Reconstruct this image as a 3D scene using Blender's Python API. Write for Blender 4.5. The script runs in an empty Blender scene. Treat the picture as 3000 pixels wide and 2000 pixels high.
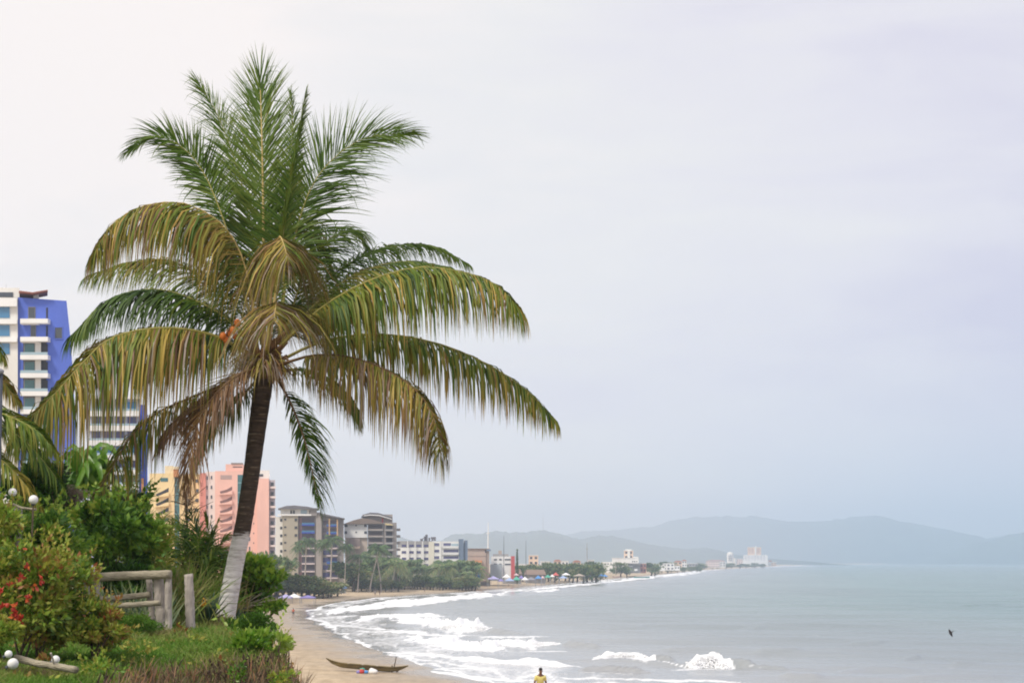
import bpy, math, random
import numpy as np
from mathutils import Vector
R = math.radians
scene = bpy.context.scene
COL = scene.collection
rng = np.random.default_rng(7)
random.seed(7)

# ------------------------------------------------------------------ camera
F = 4583.0            # focal length in photograph pixels (3000 wide)
CH = 11.0             # camera height above the sea
TH = math.atan(645.0 / F)
cam_d = bpy.data.cameras.new('camera')
cam_d.sensor_width = 36.0
cam_d.lens = 36.0 * F / 3000.0
cam_d.clip_end = 60000
cam_d.clip_start = 0.5
cam = bpy.data.objects.new('camera', cam_d)
COL.objects.link(cam)
cam.location = (0, 0, CH)
cam.rotation_euler = (math.pi / 2 + TH, 0, 0)
scene.camera = cam
_s, _c = math.sin(TH), math.cos(TH)

def pt(px, py, Y):
    """world point seen at photograph pixel (px, py) at the distance Y"""
    u = (px - 1500.0) / F; v = (1000.0 - py) / F
    dy = _c - v * _s; dz = _s + v * _c
    k = Y / dy
    return (u * k, Y, CH + dz * k)

def X_(px, py, Y): return pt(px, py, Y)[0]
def Z_(px, py, Y): return pt(px, py, Y)[2]

def plane_pt(px, py, z=0.0):
    u = (px - 1500.0) / F; v = (1000.0 - py) / F
    dy = _c - v * _s; dz = _s + v * _c
    k = (z - CH) / dz
    return (u * k, dy * k)

# ------------------------------------------------------------------ objects
def tag(o, label=None, cat=None, group=None, kind=None):
    if label: o['label'] = label
    if cat: o['category'] = cat
    if group: o['group'] = group
    if kind: o['kind'] = kind
    return o

def thing(name, label, cat, loc=(0, 0, 0), rz=0.0, group=None):
    o = bpy.data.objects.new(name, None)
    COL.objects.link(o)
    o.empty_display_size = 0.2
    o.location = loc; o.rotation_euler = (0, 0, rz)
    return tag(o, label, cat, group)

def link(name, me, mat=None, parent=None, smooth=False):
    o = bpy.data.objects.new(name, me)
    COL.objects.link(o)
    if mat is not None:
        for m in (mat if isinstance(mat, (list, tuple)) else [mat]): me.materials.append(m)
    if parent is not None:
        o.parent = parent
        # geometry of parts is written in world coordinates: bring it into the parent's frame
        if parent.get('_world', 1):
            L = Vector(parent_world(parent))
            if L.length > 0:
                n = len(me.vertices); a = np.empty(n * 3, np.float32)
                me.vertices.foreach_get('co', a); a = a.reshape(-1, 3) - np.array(L, np.float32)
                me.vertices.foreach_set('co', a.ravel())
    if smooth:
        me.polygons.foreach_set('use_smooth', np.ones(len(me.polygons), bool))
    me.update()
    return o

def parent_world(p):
    v = Vector((0, 0, 0))
    while p is not None:
        v += p.location; p = p.parent
    return v

def np_mesh(name, V, Fc, attrs=None):
    V = np.asarray(V, np.float32); Fc = np.asarray(Fc, np.int32)
    me = bpy.data.meshes.new(name)
    me.vertices.add(len(V)); me.vertices.foreach_set('co', V.ravel())
    m, k = Fc.shape
    me.loops.add(m * k); me.loops.foreach_set('vertex_index', Fc.ravel())
    me.polygons.add(m); me.polygons.foreach_set('loop_start', np.arange(0, m * k, k, dtype=np.int32))
    me.polygons.foreach_set('loop_total', np.full(m, k, np.int32))
    me.update(calc_edges=True)
    for n, a in (attrs or {}).items():
        at = me.attributes.new(n, 'FLOAT', 'POINT'); at.data.foreach_set('value', np.asarray(a, np.float32))
    return me

class MB:
    def __init__(s): s.v = []; s.f = []; s.a = []
    def add(s, vs, fs, a=0.0):
        n = len(s.v); s.v += [tuple(p) for p in vs]; s.f += [tuple(i + n for i in f) for f in fs]
        s.a += [a] * len(vs) if not isinstance(a, (list, tuple)) else list(a)
        return s
    def hexa(s, p):
        return s.add(p, [(0, 3, 2, 1), (4, 5, 6, 7), (0, 1, 5, 4), (1, 2, 6, 5), (2, 3, 7, 6), (3, 0, 4, 7)])
    def box(s, x0, x1, y0, y1, z0, z1):
        return s.hexa([(x0, y0, z0), (x1, y0, z0), (x1, y1, z0), (x0, y1, z0), (x0, y0, z1), (x1, y0, z1), (x1, y1, z1), (x0, y1, z1)])
    def prism(s, poly, Y0, Y1, skew=0.0):
        """outline of photograph pixels laid in the plane y=Y0, extruded to y=Y1"""
        P = [pt(px, py, Y0) for px, py in poly]; n = len(P)
        area = sum(P[i][0] * P[(i + 1) % n][2] - P[(i + 1) % n][0] * P[i][2] for i in range(n))
        if area < 0: P = P[::-1]
        vs = [(x, Y0, z) for x, y, z in P] + [(x + skew * (Y1 - Y0), Y1, z) for x, y, z in P]
        fs = [tuple(range(n)), tuple(range(2 * n - 1, n - 1, -1))]
        fs += [((i + 1) % n, i, i + n, (i + 1) % n + n) for i in range(n)]
        return s.add(vs, fs)
    def rect(s, x0, x1, y0, y1, Y0, Y1, skew=0.0):
        return s.prism([(x0, y1), (x1, y1), (x1, y0), (x0, y0)], Y0, Y1, skew)
    def tube(s, pts, rad, n=8, a=0.0, cap=True):
        pts = [Vector(p) for p in pts]; m = len(pts)
        if not isinstance(rad, (list, tuple)): rad = [rad] * m
        vs = []; prev = None
        for i, p in enumerate(pts):
            t = (pts[min(i + 1, m - 1)] - pts[max(i - 1, 0)]).normalized()
            if prev is None:
                prev = t.orthogonal().normalized()
            u = (prev - t * prev.dot(t)).normalized(); prev = u
            w = t.cross(u)
            for k in range(n):
                ang = 2 * math.pi * k / n
                vs.append(p + (u * math.cos(ang) + w * math.sin(ang)) * rad[i])
        fs = []
        for i in range(m - 1):
            for k in range(n):
                fs.append((i * n + k, i * n + (k + 1) % n, (i + 1) * n + (k + 1) % n, (i + 1) * n + k))
        if cap:
            fs.append(tuple(range(n))[::-1]); fs.append(tuple((m - 1) * n + k for k in range(n)))
        return s.add(vs, fs, a)
    def ball(s, c, r, nu=16, nv=10, a=0.0, jit=0.0):
        rx, ry, rz = (r, r, r) if not isinstance(r, (tuple, list)) else r
        vs = [(c[0], c[1], c[2] - rz)]; fs = []
        for j in range(1, nv):
            ph = -math.pi / 2 + math.pi * j / nv
            for i in range(nu):
                th = 2 * math.pi * i / nu
                q = 1 + (random.random() - .5) * jit
                vs.append((c[0] + rx * q * math.cos(ph) * math.cos(th), c[1] + ry * q * math.cos(ph) * math.sin(th), c[2] + rz * q * math.sin(ph)))
        vs.append((c[0], c[1], c[2] + rz)); last = len(vs) - 1
        for i in range(nu): fs.append((0, 1 + (i + 1) % nu, 1 + i))
        for j in range(nv - 2):
            for i in range(nu):
                b = 1 + j * nu
                fs.append((b + i, b + (i + 1) % nu, b + nu + (i + 1) % nu, b + nu + i))
        b = 1 + (nv - 2) * nu
        for i in range(nu): fs.append((b + i, b + (i + 1) % nu, last))
        return s.add(vs, fs, a)
    def build(s, name, mat, parent=None, smooth=False, attr=False):
        me = bpy.data.meshes.new(name)
        me.from_pydata(s.v, [], s.f)
        if attr:
            at = me.attributes.new('v', 'FLOAT', 'POINT'); at.data.foreach_set('value', np.asarray(s.a, np.float32))
        return link(name, me, mat, parent, smooth)

def copy_tree(o, parent=None):
    c = o.copy(); COL.objects.link(c)
    if parent is not None: c.parent = parent
    for ch in list(o.children): copy_tree(ch, c)
    return c

# ------------------------------------------------------------------ noise
def vnoise(x, y, seed=0):
    xi = np.floor(x).astype(np.int64); yi = np.floor(y).astype(np.int64)
    xf = x - xi; yf = y - yi
    def h(a, b):
        n = (a * 374761393 + b * 668265263 + seed * 974711) & 0x7fffffff
        n = ((n ^ (n >> 13)) * 1274126177) & 0x7fffffff
        return ((n ^ (n >> 16)) & 0xffff) / 65535.0
    sx = xf * xf * (3 - 2 * xf); sy = yf * yf * (3 - 2 * yf)
    return (h(xi, yi) * (1 - sx) + h(xi + 1, yi) * sx) * (1 - sy) + (h(xi, yi + 1) * (1 - sx) + h(xi + 1, yi + 1) * sx) * sy

def fbm(x, y, seed=0, oct=4):
    t = 0; a = .5; n = 0
    for i in range(oct):
        t = t + a * vnoise(x * 2 ** i, y * 2 ** i, seed + i * 17); n += a; a *= .5
    return t / n

# ------------------------------------------------------------------ materials
def lin(c):
    return tuple(((v / 255.0) / 12.92 if v / 255.0 < .04045 else ((v / 255.0 + .055) / 1.055) ** 2.4) for v in c)

def new_mat(name):
    m = bpy.data.materials.new(name); m.use_nodes = True
    nt = m.node_tree
    b = nt.nodes['Principled BSDF']
    return m, nt, b

def N(nt, t, **kw):
    n = nt.nodes.new(t)
    for k, v in kw.items(): setattr(n, k, v)
    return n

def surf(name, col, rough=.7, var=.15, scale=2.0, bump=0.0, bscale=20.0, metal=0.0, stretch=None, col2=None, spec=.3, detail=5.0, obj=True):
    """a plain surface: base colour broken up by noise (dirt, weather), optional bump"""
    m, nt, b = new_mat(name)
    tc = N(nt, 'ShaderNodeTexCoord'); mp = N(nt, 'ShaderNodeMapping')
    nt.links.new(tc.outputs['Object'], mp.inputs[0])
    if stretch: mp.inputs['Scale'].default_value = stretch
    nz = N(nt, 'ShaderNodeTexNoise'); nz.inputs['Scale'].default_value = scale; nz.inputs['Detail'].default_value = detail
    nz.inputs['Roughness'].default_value = .6
    nt.links.new(mp.outputs[0], nz.inputs['Vector'])
    cr = N(nt, 'ShaderNodeValToRGB')
    c2 = col2 if col2 else tuple(min(1, c * (1 + var)) for c in col)
    c1 = tuple(c * (1 - var) for c in col)
    cr.color_ramp.elements[0].position = .3; cr.color_ramp.elements[1].position = .7
    cr.color_ramp.elements[0].color = (*c1, 1); cr.color_ramp.elements[1].color = (*c2, 1)
    nt.links.new(nz.outputs['Fac'], cr.inputs[0]); nt.links.new(cr.outputs[0], b.inputs['Base Color'])
    b.inputs['Roughness'].default_value = rough; b.inputs['Metallic'].default_value = metal
    b.inputs['Specular IOR Level'].default_value = spec
    if bump:
        n2 = N(nt, 'ShaderNodeTexNoise'); n2.inputs['Scale'].default_value = bscale; n2.inputs['Detail'].default_value = 6
        nt.links.new(mp.outputs[0], n2.inputs['Vector'])
        bp = N(nt, 'ShaderNodeBump'); bp.inputs['Strength'].default_value = bump; bp.inputs['Distance'].default_value = .05
        nt.links.new(n2.outputs['Fac'], bp.inputs['Height']); nt.links.new(bp.outputs[0], b.inputs['Normal'])
    return m

def leaf_mat(name, stops, trans=.25, rough=.5, spec=.35):
    """leaf tissue: colour from the leaf's own age (attribute v), lets some light through"""
    m, nt, b = new_mat(name)
    at = N(nt, 'ShaderNodeAttribute'); at.attribute_name = 'v'
    cr = N(nt, 'ShaderNodeValToRGB')
    el = cr.color_ramp.elements
    while len(el) < len(stops): el.new(.5)
    for e, (p, c) in zip(el, stops): e.position = p; e.color = (*c, 1)
    nt.links.new(at.outputs['Fac'], cr.inputs[0]); nt.links.new(cr.outputs[0], b.inputs['Base Color'])
    b.inputs['Roughness'].default_value = rough; b.inputs['Specular IOR Level'].default_value = spec
    tr = N(nt, 'ShaderNodeBsdfTranslucent'); nt.links.new(cr.outputs[0], tr.inputs['Color'])
    mx = N(nt, 'ShaderNodeMixShader'); mx.inputs[0].default_value = trans
    nt.links.new(b.outputs[0], mx.inputs[1]); nt.links.new(tr.outputs[0], mx.inputs[2])
    nt.links.new(mx.outputs[0], nt.nodes['Material Output'].inputs['Surface'])
    return m

M = {}
M['palm'] = leaf_mat('palm_leaf', [(0, (.012, .042, .010)), (.22, (.075, .145, .012)), (.38, (.16, .205, .022)), (.52, (.225, .205, .03)),
                                   (.66, (.44, .31, .06)), (.80, (.22, .115, .055)), (.90, (.30, .23, .17)), (1, (.36, .30, .25))], .16, .5, .28)
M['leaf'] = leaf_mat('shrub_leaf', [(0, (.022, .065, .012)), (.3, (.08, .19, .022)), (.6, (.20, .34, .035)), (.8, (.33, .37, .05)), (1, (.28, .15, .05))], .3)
M['croton'] = leaf_mat('croton_leaf', [(0, (.045, .11, .014)), (.35, (.17, .28, .03)), (.65, (.36, .38, .055)), (.85, (.30, .18, .05)), (1, (.34, .10, .04))], .3)
M['petal'] = leaf_mat('petal', [(0, (.34, .05, .03)), (.6, (.52, .05, .035)), (1, (.75, .20, .05))], .3)
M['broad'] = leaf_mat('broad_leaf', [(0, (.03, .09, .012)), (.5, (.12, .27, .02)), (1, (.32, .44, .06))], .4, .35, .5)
M['far_leaf'] = leaf_mat('far_leaf', [(0, (.05, .10, .04)), (.5, (.12, .20, .065)), (.8, (.22, .27, .09)), (1, (.32, .30, .14))], .2)
M['grass'] = leaf_mat('grass_blade', [(0, (.035, .10, .012)), (.5, (.11, .235, .025)), (.8, (.22, .27, .06)), (1, (.30, .25, .11))], .3, .6, .2)
M['dry'] = leaf_mat('dry_stem', [(0, (.05, .035, .028)), (.35, (.17, .12, .085)), (.7, (.36, .26, .17)), (.9, (.42, .20, .11)), (1, (.15, .17, .05))], .15, .8, .1)
M['agave'] = leaf_mat('agave_leaf', [(0, (.03, .08, .05)), (.6, (.09, .16, .09)), (1, (.30, .32, .14))], .1, .45)
M['rachis_green'] = surf('midrib_green', (.30, .27, .07), .5, .25, 6)
M['rachis_tan'] = surf('midrib_tan', (.50, .37, .14), .6, .3, 6)
M['rachis_brown'] = surf('midrib_brown', (.17, .10, .05), .7, .3, 6)
M['bark'] = surf('bark', (.10, .075, .05), .9, .4, 6, .8, 30)
M['fibre'] = surf('leaf_base_fibre', (.16, .085, .035), .9, .5, 12, .9, 40, stretch=(1, 1, .2))
M['wood_grey'] = surf('weathered_wood', (.44, .39, .34), .9, .28, 9, .6, 30, stretch=(1, 1, .25))
M['wood_log'] = surf('log_wood', (.34, .30, .22), .9, .32, 12, .7, 34, stretch=(.25, 1, 1))
M['globe'] = surf('white_globe', (.80, .79, .76), .35, .03, 3)
M['nut'] = surf('orange_coconut', (.62, .17, .03), .5, .3, 9)
M['metal_dark'] = surf('dark_metal', (.07, .08, .10), .5, .2, 5)
M['metal_grey'] = surf('grey_metal', (.33, .34, .36), .5, .1, 5)
M['white'] = surf('white_paint', (.80, .79, .76), .7, .05, .25)
M['red'] = surf('red_paint', (.55, .06, .06), .6, .1, .5)
M['skin'] = surf('skin', (.20, .10, .06), .55, .06, 20)
M['hair'] = surf('hair', (.012, .010, .009), .5, .2, 40)

# ------------------------------------------------------------------ world, sun
w = bpy.data.worlds.new("World"); scene.world = w; w.use_nodes = True
nt = w.node_tree
bg = nt.nodes['Background']; bg.inputs[1].default_value = .1
sky = N(nt, 'ShaderNodeTexSky'); sky.sky_type = 'NISHITA'; sky.sun_disc = False
SUN_EL, SUN_AZ = R(52), R(-140)      # azimuth from +Y clockwise
sky.sun_elevation = SUN_EL; sky.sun_rotation = SUN_AZ
tc = N(nt, 'ShaderNodeTexCoord'); sep = N(nt, 'ShaderNodeSeparateXYZ'); nt.links.new(tc.outputs['Generated'], sep.inputs[0])
mp = N(nt, 'ShaderNodeMapping'); mp.inputs['Scale'].default_value = (2.2, 2.2, 9.0); mp.inputs['Rotation'].default_value = (0, R(8), 0)
nt.links.new(tc.outputs['Generated'], mp.inputs[0])
nz = N(nt, 'ShaderNodeTexNoise'); nz.inputs['Scale'].default_value = 1.6; nz.inputs['Detail'].default_value = 7; nz.inputs['Roughness'].default_value = .52
nz.inputs['Distortion'].default_value = .4
nt.links.new(mp.outputs[0], nz.inputs['Vector'])
def math_node(op, a, b=None, clamp=False):
    n = N(nt, 'ShaderNodeMath'); n.operation = op; n.use_clamp = clamp
    for i, q in enumerate((a, b)):
        if q is None: continue
        if isinstance(q, (int, float)): n.inputs[i].default_value = q
        else: nt.links.new(q, n.inputs[i])
    return n.outputs[0]
f1 = math_node('MULTIPLY', sep.outputs['X'], 1.5)
f2 = math_node('MULTIPLY', sep.outputs['Z'], -.5)
f3 = math_node('MULTIPLY', math_node('SUBTRACT', nz.outputs['Fac'], .5), 1.25)
hz_ = math_node('MULTIPLY', math_node('SUBTRACT', 1.0, math_node('MULTIPLY', sep.outputs['Z'], 9.0), True), -.42)
fac = math_node('ADD', math_node('ADD', math_node('ADD', math_node('ADD', f1, f2), f3), hz_), .47, True)
cr = N(nt, 'ShaderNodeValToRGB'); el = cr.color_ramp.elements
K = 10.0
def skc(c, k=1.0): return tuple(v * K * k for v in lin(c)) + (1,)
el[0].position = 0; el[0].color = skc((255, 246, 240), 1.10)
el[1].position = 1; el[1].color = skc((222, 217, 236))
for p_, c_ in ((.35, (250, 247, 245)), (.65, (241, 237, 244))):
    e = el.new(p_); e.color = skc(c_)
nt.links.new(fac, cr.inputs[0])
mx = N(nt, 'ShaderNodeMixRGB'); mx.inputs[0].default_value = .93
nt.links.new(sky.outputs[0], mx.inputs[1]); nt.links.new(cr.outputs[0], mx.inputs[2])
nt.links.new(mx.outputs[0], bg.inputs[0])

sd = bpy.data.lights.new('sun', 'SUN'); sd.energy = 2.9; sd.angle = R(12); sd.color = (1, .95, .86)
so = bpy.data.objects.new('sun', sd); COL.objects.link(so)
dirv = Vector((math.sin(SUN_AZ) * math.cos(SUN_EL), math.cos(SUN_AZ) * math.cos(SUN_EL), math.sin(SUN_EL)))
so.rotation_euler = dirv.to_track_quat('Z', 'Y').to_euler()
so.location = (0, 0, 300)

scene.view_settings.view_transform = 'Standard'; scene.view_settings.look = 'None'
scene.view_settings.gamma = 1; scene.view_settings.exposure = 0
scene.cycles.use_denoising = True
scene.cycles.max_bounces = 6; scene.cycles.diffuse_bounces = 3; scene.cycles.transmission_bounces = 4
scene.cycles.volume_bounces = 3
scene.render.film_transparent = False
scene.cycles.pixel_filter_type = 'BLACKMAN_HARRIS'; scene.cycles.filter_width = 1.9
# ------------------------------------------------------------------ shoreline, ground height
SHORE_PX = [(1380, 1990), (1268, 1960), (1110, 1905), (1000, 1868), (905, 1815), (895, 1790), (960, 1768), (1100, 1750), (1300, 1738), (1500, 1723),
            (1700, 1704), (1800, 1695), (1900, 1687), (2000, 1676), (2060, 1669), (2200, 1662), (2290, 1657)]
SHORE = [(40, -200), (32, 0), (22, 60), (12, 100), (4, 125)] + [plane_pt(*p) for p in SHORE_PX] + [(1500, 7200), (4200, 10500), (9000, 12500), (20000, 14000)]
SH = np.array(SHORE, float)

def shore_d(x, y):
    """signed distance to the waterline, positive inland"""
    best = np.full(x.shape, 1e18); sgn = np.ones(x.shape)
    for a, b in zip(SH[:-1], SH[1:]):
        d = b - a; L2 = d @ d
        t = np.clip(((x - a[0]) * d[0] + (y - a[1]) * d[1]) / L2, 0, 1)
        ex = x - a[0] - t * d[0]; ey = y - a[1] - t * d[1]
        q = ex * ex + ey * ey
        m = q < best
        best = np.where(m, q, best)
        sgn = np.where(m, np.where(d[0] * (y - a[1]) - d[1] * (x - a[0]) > 0, 1.0, -1.0), sgn)
    return np.sqrt(best) * sgn

BUMP = (1.45, 84.0)
def gz(x, y):
    d = shore_d(x, y)
    z = np.where(d < 0, np.maximum(.035 * d, -4), np.minimum(.022 * d, .9) + np.clip((d - 30) * .022, 0, 1.4) + np.clip((d - 160) * .01, 0, 2.5))
    z = z + np.where(d > 1, (fbm(x * .12, y * .05, 3) - .5) * .25 * np.clip(d / 20, 0, 1), 0)
    z = z + 3.25 * np.exp(-((x - BUMP[0]) / 8) ** 2 - ((y - BUMP[1]) / 9) ** 2)
    return z
def gz1(x, y): return float(gz(np.array([float(x)]), np.array([float(y)]))[0])

def on_ground(px, py):
    """the point of the beach seen at a photograph pixel"""
    lo, hi = 90.0, 6000.0
    Ys = np.geomspace(lo, hi, 1500)
    P = np.array([pt(px, py, y) for y in Ys])
    below = P[:, 2] < gz(P[:, 0], P[:, 1])
    i = int(np.argmax(below)) if below.any() else len(Ys) - 1
    y = Ys[i]; x = P[i, 0]
    return (x, y, gz1(x, y))

def grid_faces(nr, nc):
    i = np.arange(nr - 1)[:, None] * nc + np.arange(nc - 1)[None, :]
    return np.stack([i, i + 1, i + nc + 1, i + nc], -1).reshape(-1, 4)

# ---- sand and land, one sheet
ys = np.concatenate([np.linspace(-60, 80, 30), 11 * F / np.linspace(1 * 570, 4.0, 420)])
us = np.concatenate([np.linspace(-1.2, -.4, 40)[:-1], np.linspace(-.4, .4, 280), np.linspace(.4, 1.2, 40)[1:]])
UU, YY = np.meshgrid(us, ys); XX = UU * np.maximum(np.abs(YY), 60)
gd = shore_d(XX, YY)
ZZ = gz(XX, YY)
me = np_mesh('sand', np.stack([XX, YY, ZZ], -1).reshape(-1, 3), grid_faces(len(ys), len(us)), {'inland': gd.ravel()})
m, nt, b = new_mat('sand')
at = N(nt, 'ShaderNodeAttribute'); at.attribute_name = 'inland'
tc = N(nt, 'ShaderNodeTexCoord')
mp = N(nt, 'ShaderNodeMapping'); mp.inputs['Scale'].default_value = (1, .35, 1); nt.links.new(tc.outputs['Object'], mp.inputs[0])
n1 = N(nt, 'ShaderNodeTexNoise'); n1.inputs['Scale'].default_value = .9; n1.inputs['Detail'].default_value = 8; n1.inputs['Roughness'].default_value = .65
nt.links.new(mp.outputs[0], n1.inputs['Vector'])
n0 = N(nt, 'ShaderNodeTexNoise'); n0.inputs['Scale'].default_value = .11; n0.inputs['Detail'].default_value = 4
nt.links.new(tc.outputs['Object'], n0.inputs['Vector'])
cr = N(nt, 'ShaderNodeValToRGB'); e = cr.color_ramp.elements
e[0].position = .32; e[0].color = (.36, .27, .17, 1); e[1].position = .68; e[1].color = (.56, .44, .29, 1)
nt.links.new(n1.outputs['Fac'], cr.inputs[0])
# how wet the sand is: falls with the distance from the water, ragged edge
ad = N(nt, 'ShaderNodeMath'); ad.operation = 'MULTIPLY_ADD'; ad.inputs[1].default_value = 14; nt.links.new(n0.outputs['Fac'], ad.inputs[0]); ad.inputs[2].default_value = -7
sm = N(nt, 'ShaderNodeMath'); sm.operation = 'ADD'; nt.links.new(at.outputs['Fac'], sm.inputs[0]); nt.links.new(ad.outputs[0], sm.inputs[1])
wr = N(nt, 'ShaderNodeMapRange'); wr.inputs[1].default_value = 1.0; wr.inputs[2].default_value = 14; wr.inputs[3].default_value = 1; wr.inputs[4].default_value = 0
nt.links.new(sm.outputs[0], wr.inputs[0])
wet = N(nt, 'ShaderNodeMixRGB'); wet.blend_type = 'MULTIPLY'; wet.inputs[2].default_value = (.62, .60, .60, 1)
spk = N(nt, 'ShaderNodeTexNoise'); spk.inputs['Scale'].default_value = 1.7; spk.inputs['Detail'].default_value = 3; nt.links.new(tc.outputs['Object'], spk.inputs['Vector'])
spr = N(nt, 'ShaderNodeMapRange'); spr.inputs[1].default_value = .69; spr.inputs[2].default_value = .74; spr.inputs[3].default_value = 0; spr.inputs[4].default_value = .75; nt.links.new(spk.outputs['Fac'], spr.inputs[0])
spm = N(nt, 'ShaderNodeMixRGB'); spm.inputs[2].default_value = (.10, .075, .05, 1); nt.links.new(spr.outputs[0], spm.inputs[0]); nt.links.new(cr.outputs[0], spm.inputs[1])
nt.links.new(wr.outputs[0], wet.inputs[0]); nt.links.new(spm.outputs[0], wet.inputs[1]); nt.links.new(wet.outputs[0], b.inputs['Base Color'])
rr = N(nt, 'ShaderNodeMapRange'); rr.inputs[3].default_value = .95; rr.inputs[4].default_value = .16; nt.links.new(wr.outputs[0], rr.inputs[0]); nt.links.new(rr.outputs[0], b.inputs['Roughness'])
bp = N(nt, 'ShaderNodeBump'); bp.inputs['Distance'].default_value = .12
bs = N(nt, 'ShaderNodeMapRange'); bs.inputs[3].default_value = .55; bs.inputs[4].default_value = .03; nt.links.new(wr.outputs[0], bs.inputs[0]); nt.links.new(bs.outputs[0], bp.inputs['Strength'])
nt.links.new(n1.outputs['Fac'], bp.inputs['Height']); nt.links.new(bp.outputs[0], b.inputs['Normal'])
tag(link('sand', me, m, smooth=True), kind='structure')

# ---- sea: a sheet with swell, breakers raised as ridges, foam as an attribute of the water
rows = np.concatenate([np.arange(905, 140, -1.6), np.arange(140, 4.0, -.55)])
ys = 11 * F / rows
us = np.concatenate([np.linspace(-1.2, -.37, 26)[:-1], np.linspace(-.37, .37, 470), np.linspace(.37, 1.2, 26)[1:]])
UU, YY = np.meshgrid(us, ys); XX = UU * YY
PX = 1500 + F * UU * (1 / (_c * 1)) * (_c)  # column of the sheet
PX = 1500 + F * UU * (_c + _s * (CH / YY) * 0 + 0) / 1.0
# photograph column / row belonging to each water point (used only to draw where the surf lies on the sea)
kk = YY * _c - CH * _s
PX = 1500 + F * XX / (YY * _c + (-CH) * _s)
PY = 1000 - F * ((-CH) * _c - YY * _s) / (YY * _c + (-CH) * _s)
sd_ = -shore_d(XX, YY)                              # metres offshore
wob = (fbm(XX * .35, YY * .045, 11) - .5)
wob2 = (fbm(XX * 1.3, YY * .16, 23) - .5)
foam = np.zeros_like(XX); ridge = np.zeros_like(XX)
def stroke(pts, hw, amp=1.0, h=0.0, hwr=2.5, ww=1.0):
    """surf along a line on the water: pts (column, row), hw half-width, h ridge height in metres"""
    global foam, ridge
    px = PX; py = PY + (wob * 2.2 + wob2 * 1.2) * hw * ww
    best = np.full(XX.shape, 1e9)
    tt = np.zeros(XX.shape); n = len(pts) - 1
    for i, (a, c) in enumerate(zip(pts[:-1], pts[1:])):
        dx = (c[0] - a[0]); dyy = c[1] - a[1]
        t = np.clip((px - a[0]) / dx if abs(dx) > 1e-6 else 0 * px, 0, 1)
        ex = np.maximum(np.abs(px - (a[0] + t * dx)) - 0, 0) / 4.0; ey = np.abs(py - (a[1] + t * dyy))
        q = np.hypot(ex, ey)
        mm = q < best; best = np.where(mm, q, best); tt = np.where(mm, (i + t) / n, tt)
    taper = np.clip(np.minimum(tt, 1 - tt) * 6, .25, 1)
    foam = np.maximum(foam, amp * np.clip(1.25 - best / (hw * taper), 0, 1))
    if h:
        # ridge measured in metres across, 'hwr' half-width
        mpr = YY * YY / (CH * F)
        r = np.clip(1 - (best * mpr / hwr) ** 2, 0, 1)
        ridge = np.maximum(ridge, h * r * np.clip(np.minimum(tt, 1 - tt) * 5, 0, 1) * (.85 + .5 * wob + .22 * wob2))
# thin surf edge all along the waterline
edge = np.clip(1 - np.abs(sd_ - .8 - wob * 5 - wob2 * 2) / (.8 + YY * .0016), 0, 1)
foam = np.maximum(foam, edge * (.55 + .9 * fbm(XX * .09, YY * .03, 61)))
edge2 = np.clip(1 - np.abs(sd_ - 5.5 - wob * 9 - wob2 * 3) / (.9 + YY * .002), 0, 1)
foam = np.maximum(foam, edge2 * (.35 + .9 * fbm(XX * .11, YY * .03, 63)))
wash = np.clip(1 - (sd_ - 6 - 18 * wob) / 12, 0, 1) * np.clip(sd_ / 2, 0, 1) * .42
foam = np.maximum(foam, wash)
stroke([(930, 1800), (1010, 1782), (1120, 1766), (1250, 1755), (1400, 1745), (1490, 1736)], 9, 1.0, .35, 5)
stroke([(1000, 1790), (1120, 1776), (1230, 1766), (1330, 1757)], 6, .95)
stroke([(1480, 1735), (1600, 1722), (1740, 1708), (1860, 1696), (1960, 1686)], 3.2, 1.0, .3, 5)
stroke([(1560, 1733), (1640, 1726)], 3.5, 1.0)
stroke([(1830, 1694), (1920, 1686), (2000, 1680), (2070, 1672)], 5.5, .9)
stroke([(1860, 1684), (1960, 1678), (2060, 1668), (2150, 1664)], 3.0, .85)
stroke([(2060, 1666), (2200, 1661), (2300, 1657), (2420, 1654)], 1.3, .9)
stroke([(2400, 1655), (2560, 1653.5), (2760, 1652), (3000, 1651)], .7, .6)
# the bay surf
stroke([(1010, 1822), (1110, 1806), (1220, 1800), (1330, 1806)], 7, 1.0, .4, 4)
stroke([(1150, 1812), (1260, 1824), (1360, 1838), (1445, 1840)], 17, 1.15, 1.0, 5)
stroke([(905, 1812), (960, 1808), (1060, 1800)], 4, .6)
stroke([(920, 1828), (1030, 1836), (1150, 1842)], 5, .75)
stroke([(1060, 1846), (1180, 1850), (1290, 1860), (1400, 1862)], 6, .85)
stroke([(1190, 1868), (1300, 1878), (1400, 1888), (1530, 1890), (1640, 1884)], 13, 1.1, .8, 3.5)
stroke([(1260, 1890), (1370, 1898), (1480, 1902)], 8, .95)
stroke([(1540, 1906), (1600, 1908), (1660, 1906)], 3, .7)
stroke([(1400, 1868), (1520, 1870), (1610, 1867)], 2.2, .75)
stroke([(1120, 1905), (1230, 1916), (1340, 1926), (1460, 1938)], 6, .95)
stroke([(1300, 1922), (1450, 1934), (1580, 1944), (1700, 1950)], 6, 1.1, .45, 2)
stroke([(1190, 1925), (1300, 1940), (1370, 1950)], 5, .8)
stroke([(1235, 1966), (1330, 1976), (1440, 1988), (1560, 1993)], 5, 1.0)
stroke([(1260, 1962), (1330, 1956), (1420, 1955)], 3, .8)
stroke([(1620, 1982), (1760, 1990), (1960, 1994), (2200, 2000)], 4, .75)
stroke([(1640, 2000), (1800, 2006), (2000, 2012)], 6, .9)
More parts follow.
